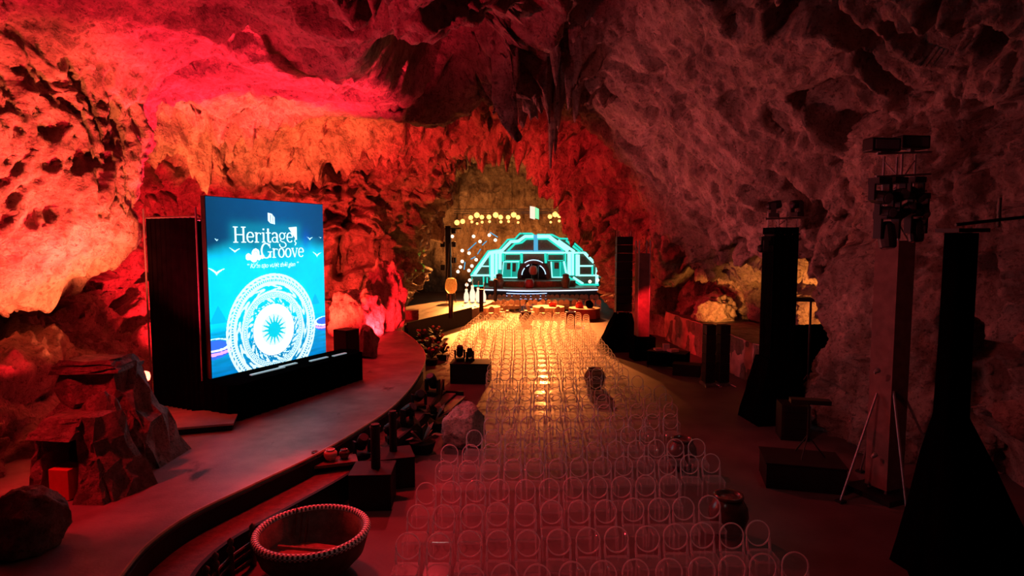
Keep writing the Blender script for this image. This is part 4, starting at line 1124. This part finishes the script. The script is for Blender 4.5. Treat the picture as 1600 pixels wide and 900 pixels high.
# truss tower with the lamp cluster
p = gnd(1380, 772)
tt = thing('lighting_tower', 'brown sleeved truss tower crowded with stage lamps at the right', 'tower', (p.x, p.y, 0), math.radians(22))
truss(tt, .2, .1, 7.4)
MB().box((0, 0, 2.9), (.52, .52, 5.4)).build('sleeve', M_SLEEVE, tt)
MB().box((0, 0, .06), (1.1, 1.1, .12)).build('base_plate', M_BLACKM, tt)
for a, L_, zt in ((200, 1.25, 2.3), (255, 1.5, 2.4), (340, 1.3, 2.2), (80, 1.3, 2.2)):
    an = math.radians(a - 22); c_, s_ = math.cos(an), math.sin(an)
    MB().tube([(c_ * .33, s_ * .33, zt), (c_ * L_, s_ * L_, .04)], .026, 6).build('outrigger', M_STEEL, tt)
    MB().box((c_ * L_, s_ * L_, .025), (.16, .16, .05)).build('foot', M_BLACKM, tt)
zz = [(7.3, 1.5), (6.85, 1.5), (6.5, 1.3), (6.2, 1.2)]
R22 = Matrix.Rotation(math.radians(22), 3, 'Z')
for k, (z, L_) in enumerate(zz):
    MB().tube([(-L_ / 2 - .62, -.52, z), (L_ / 2 - .5, -.50, z + .12)], .025, 6).build('lamp_bar', M_STEEL, tt)
def clus(dx, dy, z, lb, tl, s, bar=False):
    v = R22 @ Vector((dx - .62, dy, 0)); s = s * .95; z = {7.62: 7.36, 7.72: 7.46}.get(z, 6.18 + (z - 5.92) * .65 if z < 7.2 else z)
    if bar:
        b_ = thing('lamp_box', lb, 'stage light', (p.x + v.x, p.y + v.y, z), math.radians(8))
        MB().box((0, 0, .12), (.62, .3, .26)).build('housing', M_BLACKM, b_, bevel=.02)
        MB().box((0, -.16, .12), (.5, .02, .18)).build('lens', M_LENS, b_)
        MB().box((0, 0, -.03), (.1, .1, .06)).build('clamp', M_STEEL, b_)
    else:
        moving_head((p.x + v.x, p.y + v.y, z), lb, tl, math.radians(15), s, hang=True, group='lamps on the brown lighting tower')
clus(-.55, -.46, 7.62, 'black lamp box at the top left of the lighting tower', 0, 1, True)
clus(.30, -.46, 7.72, 'black lamp box at the top right of the lighting tower', 0, 1, True)
for k, (dx, z, tl, s, w) in enumerate(((-.68, 6.95, 100, 1.1, 'upper bar far left'), (-.22, 6.99, 80, 1.1, 'upper bar middle'), (.34, 7.03, 120, 1.0, 'upper bar right'), (-.52, 6.45, 95, 1.0, 'middle bar left'), (.05, 6.5, 60, 1.0, 'middle bar centre'), (.5, 6.54, 130, 1.0, 'middle bar right'), (-.42, 5.95, 170, 1.35, 'lowest bar left'), (.42, 6.02, 175, 1.2, 'lowest bar right'))):
    clus(dx, -.56, z - .03, 'black moving lamp hanging on the lighting tower, %s' % w, tl, s)
# middle black tower
p = gnd(1212, 655)
mt = thing('black_tower', 'black draped tower with lamps on top beside the orange-lit alcove', 'tower', (p.x, p.y, 0), .1)
curtain(MB(), [(-.42, -.36), (.34, -.36), (.34, .36), (-.42, .36), (-.42, -.36)], .05, 6.0, .03, .25).build('drape', M_BLACK, mt, smooth=True)
wedge([(-.95, -.7), (.62, -.7), (.62, .6), (-.95, .6)], [(-.52, -.42), (.52, -.42), (.52, .42), (-.52, .42)], 2.0, 12, .02).build('skirt', M_BLACK, mt)
truss(mt, .3, 5.6, 6.5)
MB().tube([(-.75, -.35, 6.25), (.6, -.35, 6.3)], .03).build('lamp_bar', M_STEEL, mt)
MB().tube([(-.75, -.3, 5.75), (.4, -.3, 5.8)], .03).build('lamp_bar', M_STEEL, mt)
for dx, z, tl, pn, w in ((-.45, 6.3, 80, 1.2, 'top left'), (.25, 6.33, 95, -1.2, 'top right'), (-.68, 5.72, 90, 1.4, 'lower left arm')):
    moving_head((p.x + dx, p.y - .38, z), 'black lamp on the middle black tower, %s' % w, tl, pn, 1.0, hang=(z < 6), group='lamps on the middle black tower')
# far black tower pair
p = at(973, 500, 31.0)
ft = thing('speaker_tower', 'far black hung speaker tower beyond the right chair edge', 'tower', (p.x, p.y, 0), 0)
truss(ft, .3, 0, 6.1)
for k in range(9): MB().box((-.05, -.35, 5.6 - k * .42), (.8, .5, .40), 0).build('speaker_box', M_BLACKM, ft, bevel=.02)
wedge([(-1.3, -.8), (.8, -.8), (.8, .6), (-1.3, .6)], [(-.4, -.4), (.4, -.4), (.4, .4), (-.4, .4)], 1.9, 15, .03).build('skirt', M_BLACK, ft)
p = at(1003, 500, 28.6)
ft2 = thing('lighting_mast', 'far reddish truss mast beside the far speaker tower', 'tower', (p.x, p.y, 0), .1)
truss(ft2, .26, 0, 5.6)
MB().box((0, 0, 2.5), (.56, .56, 5.0)).build('sleeve', M_SLEEVE, ft2)
MB().box((0, -.1, .55), (1.0, .9, 1.1)).build('base_case', M_BLACK, ft2)
# ground-stacked slim speakers
for k, px in enumerate((1109, 1131)):
    p = gnd(px, 603); t = thing('column_speaker', ('left' if k == 0 else 'right') + ' slim black speaker stack of the pair before the pink wall', 'speaker', (p.x, p.y + .2, 0), .12, 'pair of slim speaker stacks')
    MB().box((0, 0, .05), (.5, .5, .1)).build('base', M_STEEL, t)
    for j in range(6): MB().box((0, 0, .12 + .185 + j * .375), (.40, .38, .365)).build('speaker_box', M_BLACKW, t, bevel=.015)
    for sx in (-1, 1): MB().tube([(sx * .2, -.2, .08), (sx * .32, -.5, .02)], .02, 6).build('foot', M_ALU, t)
# low retaining wall with rough pink facing
M_FACE = plain('pink_render', (.5, .3, .27), .8, var=.45, scale=1.5, bump=.8, bscale=5)
wp = [gnd(1027, 531), gnd(1102, 570), gnd(1168, 606)]
rw = MB()
nx, nz = 90, 14; G_ = []
for i in range(nx):
    t = i / (nx - 1) * 2; a, b_ = (wp[0], wp[1]) if t < 1 else (wp[1], wp[2]); f = t if t < 1 else t - 1
    c = a + (b_ - a) * f
    for j in range(nz): G_.append((c.x, c.y, 1.62 * j / (nz - 1)))
G_ = np.array(G_); dsp = fbm(G_ * np.array([1.2, 1.2, .9]), 4) * .22
G_[:, 0] += .45 - np.clip(dsp, -.1, .3)
fr = grid_obj('wall_retaining', G_.reshape(nx, nz, 3), M_FACE); tag(fr, 'low rough retaining wall glowing pink-red behind the table', None, None, 'structure')
bk = MB()
back = [(w.x + .45, w.y) for w in wp] + [(w.x + 3.2, w.y + 1.5) for w in reversed(wp)]
tp = MB().prism(back, 0, 1.58).build('wall_terrace', M_ROCK_DARK); tag(tp, 'dark stone terrace on top of the low retaining wall', None, None, 'structure')
# rocks on the terrace that catch the amber lamps
a_ = at(1106, 470, 29.6); sm(rock('alcove_rock', (a_.x + .5, a_.y + .4, 1.6), (2.4, 1.6, 1.5), 61, 'craggy rock glowing orange above the low pink wall', m=M_ROCK, sub=5, rough=.95, facet=.2))
# table with pink things
p = gnd(1048, 578)
tb = thing('side_table', 'black cloth covered table before the low pink wall', 'table', (p.x, p.y + .45, 0), math.radians(-32))
MB().box((0, 0, .73), (1.7, .8, .04)).build('table_top', M_BLACKW, tb)
curtain(MB(), [(-.84, -.39), (.84, -.39), (.84, .39), (-.84, .39), (-.84, -.39)], .12, .74, .02, .14).build('cloth', M_BLACK, tb, smooth=True)
for sx in (-1, 1):
    for sy in (-1, 1): MB().tube([(sx * .8, sy * .36, 0), (sx * .8, sy * .36, .7)], .02, 6).build('leg', M_BLACKM, tb)
M_PINKP = plain('pink_paper', (.85, .45, .45), .6, var=.15)
Rt = Matrix.Rotation(math.radians(-32), 3, 'Z')
for k, (dx, dy, s, rz, lb) in enumerate(((-.45, -.05, (.34, .26, .09), .2, 'pink paper stack at the left on the black table'), (-.12, .05, (.28, .24, .30), -.1, 'upright pink box in the middle of the black table'), (.22, -.06, (.42, .32, .12), .4, 'flat pink box at the right on the black table'))):
    v = Rt @ Vector((dx, dy, 0))
    t = thing('pink_box', lb, 'box', (p.x + v.x, p.y + .45 + v.y, .75), rz)
    MB().box((0, 0, s[2] * .42), (s[0] * .96, s[1] * .96, s[2] * .84)).build('body', M_PINKP, t)
    MB().box((0, 0, s[2] * .9), (s[0], s[1], s[2] * .2)).build('lid', M_PINKP, t)
pc = gnd(1090, 590); lc = thing('low_case', 'low dark case on the floor right of the black table', 'box', (pc.x - .3, pc.y + .5, 0), -.4)
MB().box((0, 0, .22), (1.1, .6, .44)).build('body', M_BLACKW, lc); MB().box((0, 0, .46), (1.13, .63, .05)).build('lid', M_BLACKW, lc)
# keyboard on a stand, on a riser
p = gnd(1290, 775)
rs = thing('black_riser', 'low black riser box below the keyboard stand at the right', 'riser', (p.x - .2, p.y + .75, 0), -.25)
MB().box((0, 0, .29), (1.65, 1.1, .56)).build('body', M_BLACKW, rs); MB().box((0, 0, .585), (1.7, 1.15, .03)).build('top', M_BLACKW, rs)
kb = thing('keyboard_stand', 'slim black keyboard on a crossed stand upon the riser', 'keyboard', (p.x - .05, p.y + .75, .6), -.25)
MB().box((0, 0, 1.32), (.85, .26, .1)).build('keyboard', M_BLACKM, kb)
MB().tube([(0, .08, 1.27), (0, .08, .35)], .025, 6).build('stem', M_BLACKM, kb)
for a in (0, 120, 240): MB().tube([(0, .08, .5), (.38 * math.cos(math.radians(a)), .08 + .38 * math.sin(math.radians(a)), 0)], .016, 6).build('leg', M_BLACKM, kb)
# clutter behind the middle tower
p = gnd(1245, 690)
eq = thing('amplifier_rack', 'black equipment rack on the floor right of the middle black tower', 'rack', (p.x + .05, p.y + .4, 0), -.2)
MB().box((0, 0, .5), (.75, .7, 1.0)).build('case', M_BLACKW, eq)
for z in (.2, .45, .7, .9): MB().box((0, -.36, z), (.62, .03, .16)).build('unit', M_BLACKM, eq)
p = gnd(1258, 640)
ds = thing('drum_stand', 'upright black stand with a flat tray before the glowing alcove', 'stand', (p.x + .5, p.y + .9, 0), -.2)
MB().tube([(0, 0, .3), (0, 0, 3.55)], .04, 8).build('pole', M_BLACKM, ds); MB().box((0, 0, 3.6), (1.3, .5, .14)).build('tray', M_BLACKM, ds)
for a in (30, 150, 270): MB().tube([(0, 0, 1.0), (.6 * math.cos(math.radians(a)), .6 * math.sin(math.radians(a)), 0)], .025, 6).build('leg', M_BLACKM, ds)
rt = MB()
tag(curtain(MB(), [(0, 0), (2.2, .5)], 0, 2.6, .05, .3).build('black_curtain', M_BLACK, None, smooth=True), 'black curtain hung across the foot of the glowing alcove', 'curtain').location = (p.x - .1, p.y + 1.6, 0)
# tiny work lamps on the sleeve
for k, (px, py, Y, lb) in enumerate(((1366, 582, 12.6, 'small clip lamp half way up the brown lighting tower'), (1362, 714, 12.7, 'small red clip lamp low on the brown lighting tower'))):
    q = at(px, py, Y); c = thing('clip_lamp', lb, 'light', q, .3)
    MB().lathe([(.02, 0), (.05, .06), (.055, .12)], seg=10).xform(Matrix.Rotation(1.2, 4, 'Y')).build('shade', M_ALU, c); MB().tube([(0, 0, 0), (.1, .05, -.05)], .012, 5).build('clamp', M_STEEL, c)

# ------------------------------------------------------------------ the far stage
YS = 60.0
def sp_(X, Y, D=YS): return at(680 + X / 4.5, 300 + Y / 4.5, D)
M_TEAL = emis('teal_neon', (.02, .72, .55), 1.1)
M_WHITEN = emis('white_teal_neon', (.30, 1.0, .86), 1.7)
M_BLUEN = emis('blue_neon', (.08, .42, .7), 1.0)
M_PANEL = plain('facade_brown', (.14, .08, .06), .7, var=.3)
M_TEALP = plain('teal_panel', (.02, .25, .22), .4, emit=(.0, .5, .42), es=.55)
base = sp_(693, 650)
fa = thing('stage_facade', 'wide stage facade outlined in teal neon tubes with a round arch', 'stage set', (base.x, YS, 1.25))
O = Vector((base.x, YS, 1.25))
def loc(X, Y, D=YS): return sp_(X, Y, D) - O
def nb(pts, mm, r=.09, D=YS - .25): MB().tube([loc(x, y, D) for x, y in pts], r, 6).build('neon_tube', mm, fa)
def panel(pts, mm, D=YS, th=.3, name='panel'): return MB().slab([loc(x, y, D) for x, y in pts], (0, th, 0)).build(name, mm, fa)
panel([(255, 665), (250, 585), (372, 415), (450, 405), (510, 335), (560, 330), (595, 292), (680, 292), (705, 305), (820, 300), (872, 326), (938, 328), (1050, 420), (1140, 515), (1145, 655)], M_PANEL, YS, .4, 'backing')
for pts in ([(400, 430), (470, 430), (465, 600), (400, 600)], [(935, 430), (1005, 430), (1005, 590), (940, 590)]): panel(pts, M_TEALP, YS - .1, .08, 'lit_panel')
for pts in ([(480, 490), (590, 490), (580, 605), (470, 605)], [(815, 490), (925, 490), (930, 600), (820, 600)]): panel(pts, M_TEALP, YS - .1, .08, 'lit_panel')
for pts in ([(505, 500), (530, 500), (528, 545), (503, 545)], [(545, 500), (568, 500), (566, 560), (543, 560)], [(838, 495), (870, 495), (870, 540), (838, 540)], [(1020, 455), (1060, 455), (1085, 515), (1020, 515)], [(1020, 530), (1100, 530), (1100, 580), (1020, 580)]): panel(pts, M_PANEL, YS - .2, .08, 'niche')
W_, T_, B_ = M_WHITEN, M_TEAL, M_BLUEN
for pts, mm, r in (
 ([(250, 585), (372, 415), (450, 405), (510, 335), (560, 330), (595, 292), (680, 292), (700, 308)], T_, .10),
 ([(275, 580), (385, 425), (470, 412), (530, 350), (585, 345), (632, 312), (690, 312)], W_, .17),
 ([(512, 412), (560, 365), (610, 355), (640, 330), (692, 328)], T_, .12),
 ([(718, 312), (800, 312), (935, 414)], W_, .2), ([(720, 330), (790, 330), (905, 414)], T_, .10), ([(718, 300), (822, 300), (875, 327), (940, 329), (1048, 420)], T_, .10),
 ([(865, 340), (980, 420)], W_, .14), ([(920, 340), (1020, 420)], T_, .12),
 ([(700, 300), (700, 420)], B_, .12), ([(715, 300), (715, 420)], B_, .12),
 ([(380, 427), (1050, 427)], W_, .10), ([(500, 414), (690, 414)], B_, .07), ([(720, 414), (900, 414)], B_, .06),
 ([(1050, 427), (1085, 465), (1140, 520), (1136, 645)], W_, .16), ([(1010, 440), (1010, 590)], W_, .1), ([(1010, 520), (1110, 520)], W_, .09), ([(1010, 586), (1130, 586)], W_, .09), ([(1105, 520), (1105, 586)], T_, .1),
 ([(940, 600), (1020, 652), (1150, 652)], T_, .12), ([(970, 600), (1040, 645)], W_, .12),
 ([(382, 430), (386, 600)], T_, .1), ([(250, 586), (425, 586)], W_, .10), ([(325, 522), (382, 522)], W_, .07), ([(265, 660), (340, 660), (340, 595)], T_, .09), ([(265, 660), (258, 600)], T_, .05), ([(365, 600), (365, 640)], T_, .07),
 ([(402, 430), (402, 620)], W_, .2), ([(430, 430), (430, 625)], W_, .14), ([(456, 430), (456, 545)], W_, .18), ([(478, 430), (478, 490)], T_, .12),
 ([(943, 430), (943, 585)], W_, .2), ([(968, 430), (968, 585)], W_, .12), ([(998, 440), (998, 590)], W_, .16), ([(915, 430), (915, 490)], T_, .1),
 ([(492, 438), (598, 438), (598, 482), (492, 482), (492, 438)], T_, .05), ([(792, 438), (902, 438), (902, 482), (792, 482), (792, 438)], T_, .05),
 ([(608, 430), (608, 500)], T_, .14), ([(775, 430), (778, 500)], T_, .14),
 ([(592, 490), (480, 490), (470, 602), (578, 602)], W_, .06), ([(590, 490), (580, 600)], T_, .08), ([(535, 490), (535, 600)], T_, .05),
 ([(815, 490), (822, 600), (922, 600)], W_, .07), ([(905, 488), (925, 590)], W_, .1), ([(880, 490), (880, 600)], T_, .05)):
    nb(pts, mm, r)
# arch
def arcp(cx, cy, r, a0, a1, n=26): return [(cx + r * math.cos(math.radians(a0 + (a1 - a0) * i / n)), cy - r * math.sin(math.radians(a0 + (a1 - a0) * i / n))) for i in range(n + 1)]
M_DARKARCH = plain('dark_arch', (.05, .045, .05), .4, var=.2)
ao = arcp(693, 590, 116, -8, 188); ai = arcp(693, 590, 86, 188, -8)
MB().slab([loc(x, y, YS - .5) for x, y in ao + ai], (0, .4, 0)).build('arch_ring', M_DARKARCH, fa)
MB().slab([loc(x, y, YS - .15) for x, y in arcp(693, 590, 88, -12, 192)], (0, .05, 0)).build('arch_back', M_BLACKW, fa)
M_ARCW = emis('arch_highlight', (.5, .75, .95), 1.6)
for (r, a0, a1) in ((112, 55, 125), (84, 140, 175), (84, 8, 60), (84, 112, 128)):
    MB().tube([loc(x, y, YS - .55) for x, y in arcp(693, 590, r, a0, a1, 12)], .05, 6).build('arch_highlight', M_ARCW, fa)  # glowing arcs drawn as highlights on the dark arch ring
for x in (678, 725): MB().tube([loc(x, 470, YS - .3), loc(x, 625, YS - .3)], .03, 6).build('arch_rod', M_ALU, fa)
# stage deck and steps
dk = at(800, 446, 57.0); zd = 1.2
st = thing('stage_deck', 'low stage deck with white-lit rim and curved steps', 'stage', (0, 57, 0))
def curve_front(x0, x1, sag, n=20): return [(x0 + (x1 - x0) * i / n, -sag * math.sin(PI * i / n)) for i in range(n + 1)]
xa, xb = sp_(340, 640, 56).x, sp_(1155, 640, 56).x
MB().prism(curve_front(xa, xb, 1.2) + [(xb, 7), (xa, 7)], 0, zd - .12).build('riser', plain('stage_dark', (.05, .035, .035), .6, var=.2), st)
MB().prism(curve_front(xa, xb, 1.25) + [(xb, 7), (xa, 7)], zd - .12, zd).build('deck', plain('stage_board', (.35, .2, .15), .45, var=.2), st)
MB().tube([(x, y - .06, zd - .2) for x, y in curve_front(xa, xb, 1.25)], .05, 6).build('rim_light', emis('rim_white', (.75, .85, 1), 1.6), st)
x2a, x2b = sp_(375, 640, 58).x, sp_(990, 640, 58).x
MB().prism([(x, y + 1.4) for x, y in curve_front(x2a, x2b, 1.0)] + [(x2b, 6), (x2a, 6)], zd, zd + .55).build('upper_tier', plain('tier_red', (.4, .14, .1), .5, var=.3), st)
sa, sb = sp_(510, 700, 55).x, sp_(778, 700, 55).x
M_STEPL = emis('step_blue_white', (.45, .6, 1), 1.8)
for k in range(4):
    ww = .12 * k; z1 = zd - .22 - .2 * k
    MB().prism([(x, y - 1.0 - .35 * k) for x, y in curve_front(sa - ww, sb + ww, .5)] + [(sb + ww, -.2), (sa - ww, -.2)], 0 if k == 3 else z1 - .2, z1).build('step', M_BLACKW, st)
    MB().tube([(x, y - 1.03 - .35 * k, z1) for x, y in curve_front(sa - ww, sb + ww, .5)], .035, 5).build('step_light', M_STEPL, st)
# things on stage
q = sp_(660, 620, 57.6); hd = thing('red_drum', 'small red drum standing before the stage arch', 'drum', (q.x, 56.7, zd))
M_RDRUM = plain('red_lacquer', (.75, .05, .05), .35, var=.1)
MB().lathe([(.36, 0), (.45, .25), (.45, .55), (.36, .8)], seg=20).build('shell', M_RDRUM, hd, smooth=True); MB().lathe([(0, .81), (.37, .81), (.37, .84), (0, .85)], seg=20).build('skin', M_EDGE, hd)
q = sp_(690, 590, 58.4); h2 = thing('pink_heart_prop', 'round pinkish ornament on a stand inside the arch', 'ornament', (q.x, 58.4, zd + .55))
MB().lathe([(0, .55), (.3, .62), (.42, .9), (.42, 1.15), (.3, 1.4), (0, 1.48)], seg=18).build('globe', plain('dull_pink', (.6, .2, .18), .5, var=.2), h2, smooth=True); MB().tube([(0, 0, 0), (0, 0, .6)], .08).build('stem', M_BLACKM, h2)
for k, (X, lb) in enumerate(((450, 'stack of brown drums at the left of the stage'), (920, 'tall bronze urn at the right front of the stage'))):
    q = sp_(X, 640, 56.6); t = thing('bronze_urn', lb, 'urn', (q.x, 56.9, zd if k == 0 else zd))
    MB().lathe([(.35, 0), (.3, .15), (.42, .5), (.42, .8), (.28, 1.0), (.36, 1.1)], seg=18).build('body', plain('bronze_%d' % k, (.4, .2, .12), .4, .3, var=.2), t, smooth=True)
    MB().lathe([(.3, 1.1), (.3, 1.25), (.05, 1.35)], seg=18).build('lid', M_WOODR, t)
# ------------------------------------------------------------------ warm lamps over the stage
rig = thing('lighting_rig', 'long truss of warm lamps hung above the glowing stage', 'lighting rig', (0, 57, 0))
M_WARM = emis('warm_lamp', (1, .40, .09), 3.2)
M_WARM2 = emis('pale_lamp', (1, .80, .55), 2.2)
zt = sp_(500, 170, 57).z
xl, xr = sp_(130, 170, 57).x, sp_(960, 170, 57).x
for dz, dy in ((0, 0), (.4, 0), (.2, .35)):
    MB().tube([(xl, dy, zt + .25 + dz), (xr, dy, zt + .25 + dz)], .035, 5).build('truss_chord', M_STEEL, rig)
for X, Y, r in ((153, 215, .19), (193, 207, .17), (250, 180, .17), (293, 163, .2), (328, 177, .16), (378, 176, .17), (425, 162, .2), (460, 177, .17), (513, 178, .16), (552, 160, .2), (583, 178, .16), (258, 210, .1), (295, 222, .09), (330, 212, .1), (382, 208, .1), (462, 210, .11), (516, 207, .1), (583, 214, .09), (807, 173, .16), (843, 157, .2), (872, 167, .16), (872, 204, .1), (812, 212, .09)):
    v = sp_(X, Y, 57); r = r * 1.35
    MB().lathe([(0, -r), (r * .7, -r * .7), (r, 0), (r * .7, r * .7), (0, r)], (v.x, 0, v.z), 10).build('lamp', M_WARM, rig, smooth=True)
    MB().tube([(v.x, .1, v.z + r * .8), (v.x, .1, zt + .3)], .03, 5).build('hanger', M_BLACKM, rig)
for X in (205, 330, 395, 580, 810, 930):                       # rigging bridles
    a = sp_(X, 300, 57); top = sp_(X, 200, 57)
    MB().tube([(top.x, 0, top.z), (a.x - .45, 0, a.z)], .02, 4).build('bridle', M_STEEL, rig); MB().tube([(top.x, 0, top.z), (a.x + .45, 0, a.z)], .02, 4).build('bridle', M_STEEL, rig)
for sx in (xl + .5, 0, xr - .5): MB().tube([(sx, 0, zt + .6), (sx, 0, zt + 5)], .02, 5).build('cable', M_BLACKM, rig)
# hanging lit badge
q = sp_(697, 145, 56)
bd = thing('hanging_sign', 'small hanging lit sign, pale and green, above the stage', 'sign', (q.x, 56, q.z))
MB().slab([(-.40, 0, .6), (.06, 0, .52), (.06, 0, -.62), (-.40, 0, -.5)], (0, .1, 0)).build('pale_leaf', emis('sign_pale', (1, .82, .62), 1.1), bd)
MB().slab([(.08, -.02, .5), (.42, -.02, .34), (.42, -.02, -.62), (.08, -.02, -.5)], (0, .1, 0)).build('green_leaf', emis('sign_green', (.25, .95, .45), 1.1), bd)
MB().tube([(-2.8, .1, .02), (2.8, .1, .02)], .02, 4).build('cable', M_STEEL, bd)
# white bulbs of the left light arrangement
bl = thing('bulb_screen', 'swarm of round white bulbs and blue rods left of the stage', 'light sculpture', (0, 58.5, 1.2))
q0 = Vector((0, 58.5, 1.2))
for X, Y in ((120, 312), (270, 312), (315, 348), (380, 303), (423, 338), (238, 430), (190, 412), (288, 476), (190, 488), (177, 527), (258, 520), (237, 552), (243, 620), (222, 653), (160, 560), (968, 330), (1088, 630), (1148, 575), (1142, 620)):
    v = sp_(X, Y, 58.5) - q0
    MB().lathe([(0, -.17), (.12, -.12), (.17, 0), (.12, .12), (0, .17)], v, 10).build('bulb', M_WARM2, bl, smooth=True)
for a, b_ in (((230, 410), (290, 355)), ((330, 375), (362, 345)), ((297, 438), (320, 400)), ((385, 283), (440, 318)), ((250, 472), (283, 455)), ((203, 545), (210, 492)), ((975, 315), (990, 312))):
    MB().tube([sp_(*a, 58.5) - q0, sp_(*b_, 58.5) - q0], .05, 5).build('rod', M_BLUEN, bl)
# far left lamp tower
q = sp_(92, 400, 50); lt = thing('dark_lamp_mast', 'dark mast with round lamps left of the glowing stage', 'tower', (q.x, 50, 0))
MB().box((0, 0, 3.4), (.42, .42, 6.8)).build('mast', M_BLACKM, lt)
for z, sx in ((6.3, -1), (6.4, 1), (5.3, -1), (5.3, 1), (4.0, 1), (3.4, -1)):
    MB().box((sx * .45, -.05, z), (.35, .35, .45)).build('lamp_head', M_BLACKM, lt, bevel=.05)
MB().tube([(-1.0, 0, 6.55), (1.1, 0, 6.6)], .05, 5).build('cross_bar', M_BLACKM, lt)
q = sp_(112, 660, 46); wl = thing('woven_lantern', 'orange glowing woven lantern below the dark mast', 'lantern', (q.x, 46, q.z))
MB().lathe([(.25, -.55), (.42, -.3), (.46, .1), (.36, .5), (.2, .6)], seg=14).build('shade', plain('woven_amber', (.6, .25, .08), .7, var=.6, scale=9, emit=(1, .25, .03), es=.45), wl, smooth=True)
for sx in (-1, 1): MB().tube([(sx * .3, 0, .5), (sx * .1, 0, 3.2)], .02, 4).build('cord', M_STEEL, wl)
for sx in (-1, 1): MB().tube([(sx * .3, 0, -.5), (sx * .35, 0, HW - q.z)], .03, 5).build('leg', M_WOOD, wl)
# white vase group
q = gnd(741, 472, HW)
for k, (dx, dy, h, r) in enumerate(((-.6, 0, 1.0, .2), (-.15, .25, 1.25, .22), (.3, 0, 1.1, .2), (.72, .25, .95, .18))):
    v = thing('white_vase', 'tall white glowing vase on the far path, %s from the left' % ORD[k + 1], 'vase', (q.x + dx, q.y + dy, HW))
    MB().lathe([(r * .7, 0), (r, h * .3), (r * .9, h * .6), (r * .45, h * .8), (r * .5, h)], seg=14).build('body', emis('vase_white', (1, .85, .6), 1.1) if k == 0 else bpy.data.materials['vase_white'], v, smooth=True)
    MB().tube([(0, 0, h), (.03, 0, h + .5)], .03, 5).build('candle', M_EDGE, v)
# ------------------------------------------------------------------ banquet tables near the stage
M_CLOTH = plain('cream_cloth', (.75, .6, .5), .8, var=.15)
M_CLOTHR = plain('rust_cloth', (.35, .1, .07), .8, var=.2)
def table(px, py, r, side, label):
    p = gnd(px, py, .76); t = thing('round_table', label, 'table', (p.x, p.y, 0), 0, 'round tables before the stage')
    seg = 40; vs = []
    for k in range(seg):
        a = 2 * PI * k / seg; f = 1 + .04 * math.sin(a * 12); vs.append((r * math.cos(a), r * math.sin(a), .75)); vs.append((r * 1.04 * f * math.cos(a), r * 1.04 * f * math.sin(a), .06))
    mb = MB().add(vs, [(2 * k, 2 * k + 1, (2 * k + 3) % (2 * seg), (2 * k + 2) % (2 * seg)) for k in range(seg)])
    mb.build('skirt', side, t, smooth=True)
    MB().lathe([(0, .74), (r + .02, .74), (r + .02, .77), (0, .77)], seg=40).build('table_top', M_CLOTH, t)
    MB().lathe([(.3, 0), (.3, .05), (.06, .08), (.06, .74)], seg=14).build('pedestal', M_STEEL, t)
    return t, p
ta, pa = table(757, 479, 1.15, M_CLOTH, 'round cream-clothed table at the left of the three front tables')
tb2, pb2 = table(857, 479, 1.15, M_CLOTH, 'round cream-clothed table in the middle of the three front tables')
tc2, pc2 = table(913, 481, 1.1, M_CLOTHR, 'round table with rust-red skirt at the right of the front tables')
table(790, 468, 1.2, M_CLOTH, 'cream table in the second row, left of the rear pair')
table(880, 468, 1.2, M_CLOTH, 'cream table in the second row, right of the rear pair')
for k, (pt, dx, lb) in enumerate(((pb2, .3, 'dark red bundle lying on the middle front table'), (pc2, -.35, 'dark red bundle on the rust-skirted table'), (pc2, .35, 'black rounded bundle on the rust-skirted table'))):
    o = rock('cloth_bundle', (pt.x + dx, pt.y, .77), (.6, .4, .35 + .1 * k), 80 + k, lb, 'bundle', m=M_RDRUM if k < 2 else M_BLACK, sub=3, rough=.3)
# pale chairs round the tables, too small to pick apart
M_PALE = plain('pale_chair', (.8, .62, .5), .5, var=.1)
vs, fs = [], []
rr2 = random.Random(9)
def pale_chair(xx, yy, rot):
    c_, s_ = math.cos(rot), math.sin(rot)
    for ch in proto.children:
        me = ch.data; n0 = len(vs)
        for v in me.vertices: vs.append((xx + v.co.x * c_ - v.co.y * s_, yy + v.co.x * s_ + v.co.y * c_, v.co.z * 1.05))
        for p_ in me.polygons: fs.append(tuple(i + n0 for i in p_.vertices))
for (pt, r) in ((pa, 1.15), (pb2, 1.15)):
    for k in range(10):
        a = 2 * PI * k / 10
        if pt is pb2 and math.cos(a) > .6: continue
        pale_chair(pt.x + (r + .45) * math.cos(a), pt.y + (r + .45) * math.sin(a), a - PI / 2)
for k in range(26): pale_chair(-3.2 + k * .42, 52.3 + rr2.uniform(-.2, .2), rr2.uniform(-.2, .2))
for k in range(20): pale_chair(-2.6 + k * .5, 48.2 + rr2.uniform(-.2, .2), PI + rr2.uniform(-.2, .2))
me = bpy.data.meshes.new('pale_chair_group'); me.from_pydata(vs, [], fs); me.materials.append(M_PALE)
o = bpy.data.objects.new('pale_chair_group', me); COL.objects.link(o); tag(o, 'crowd of pale chairs around the round tables before the stage', 'chairs', None, 'stuff')
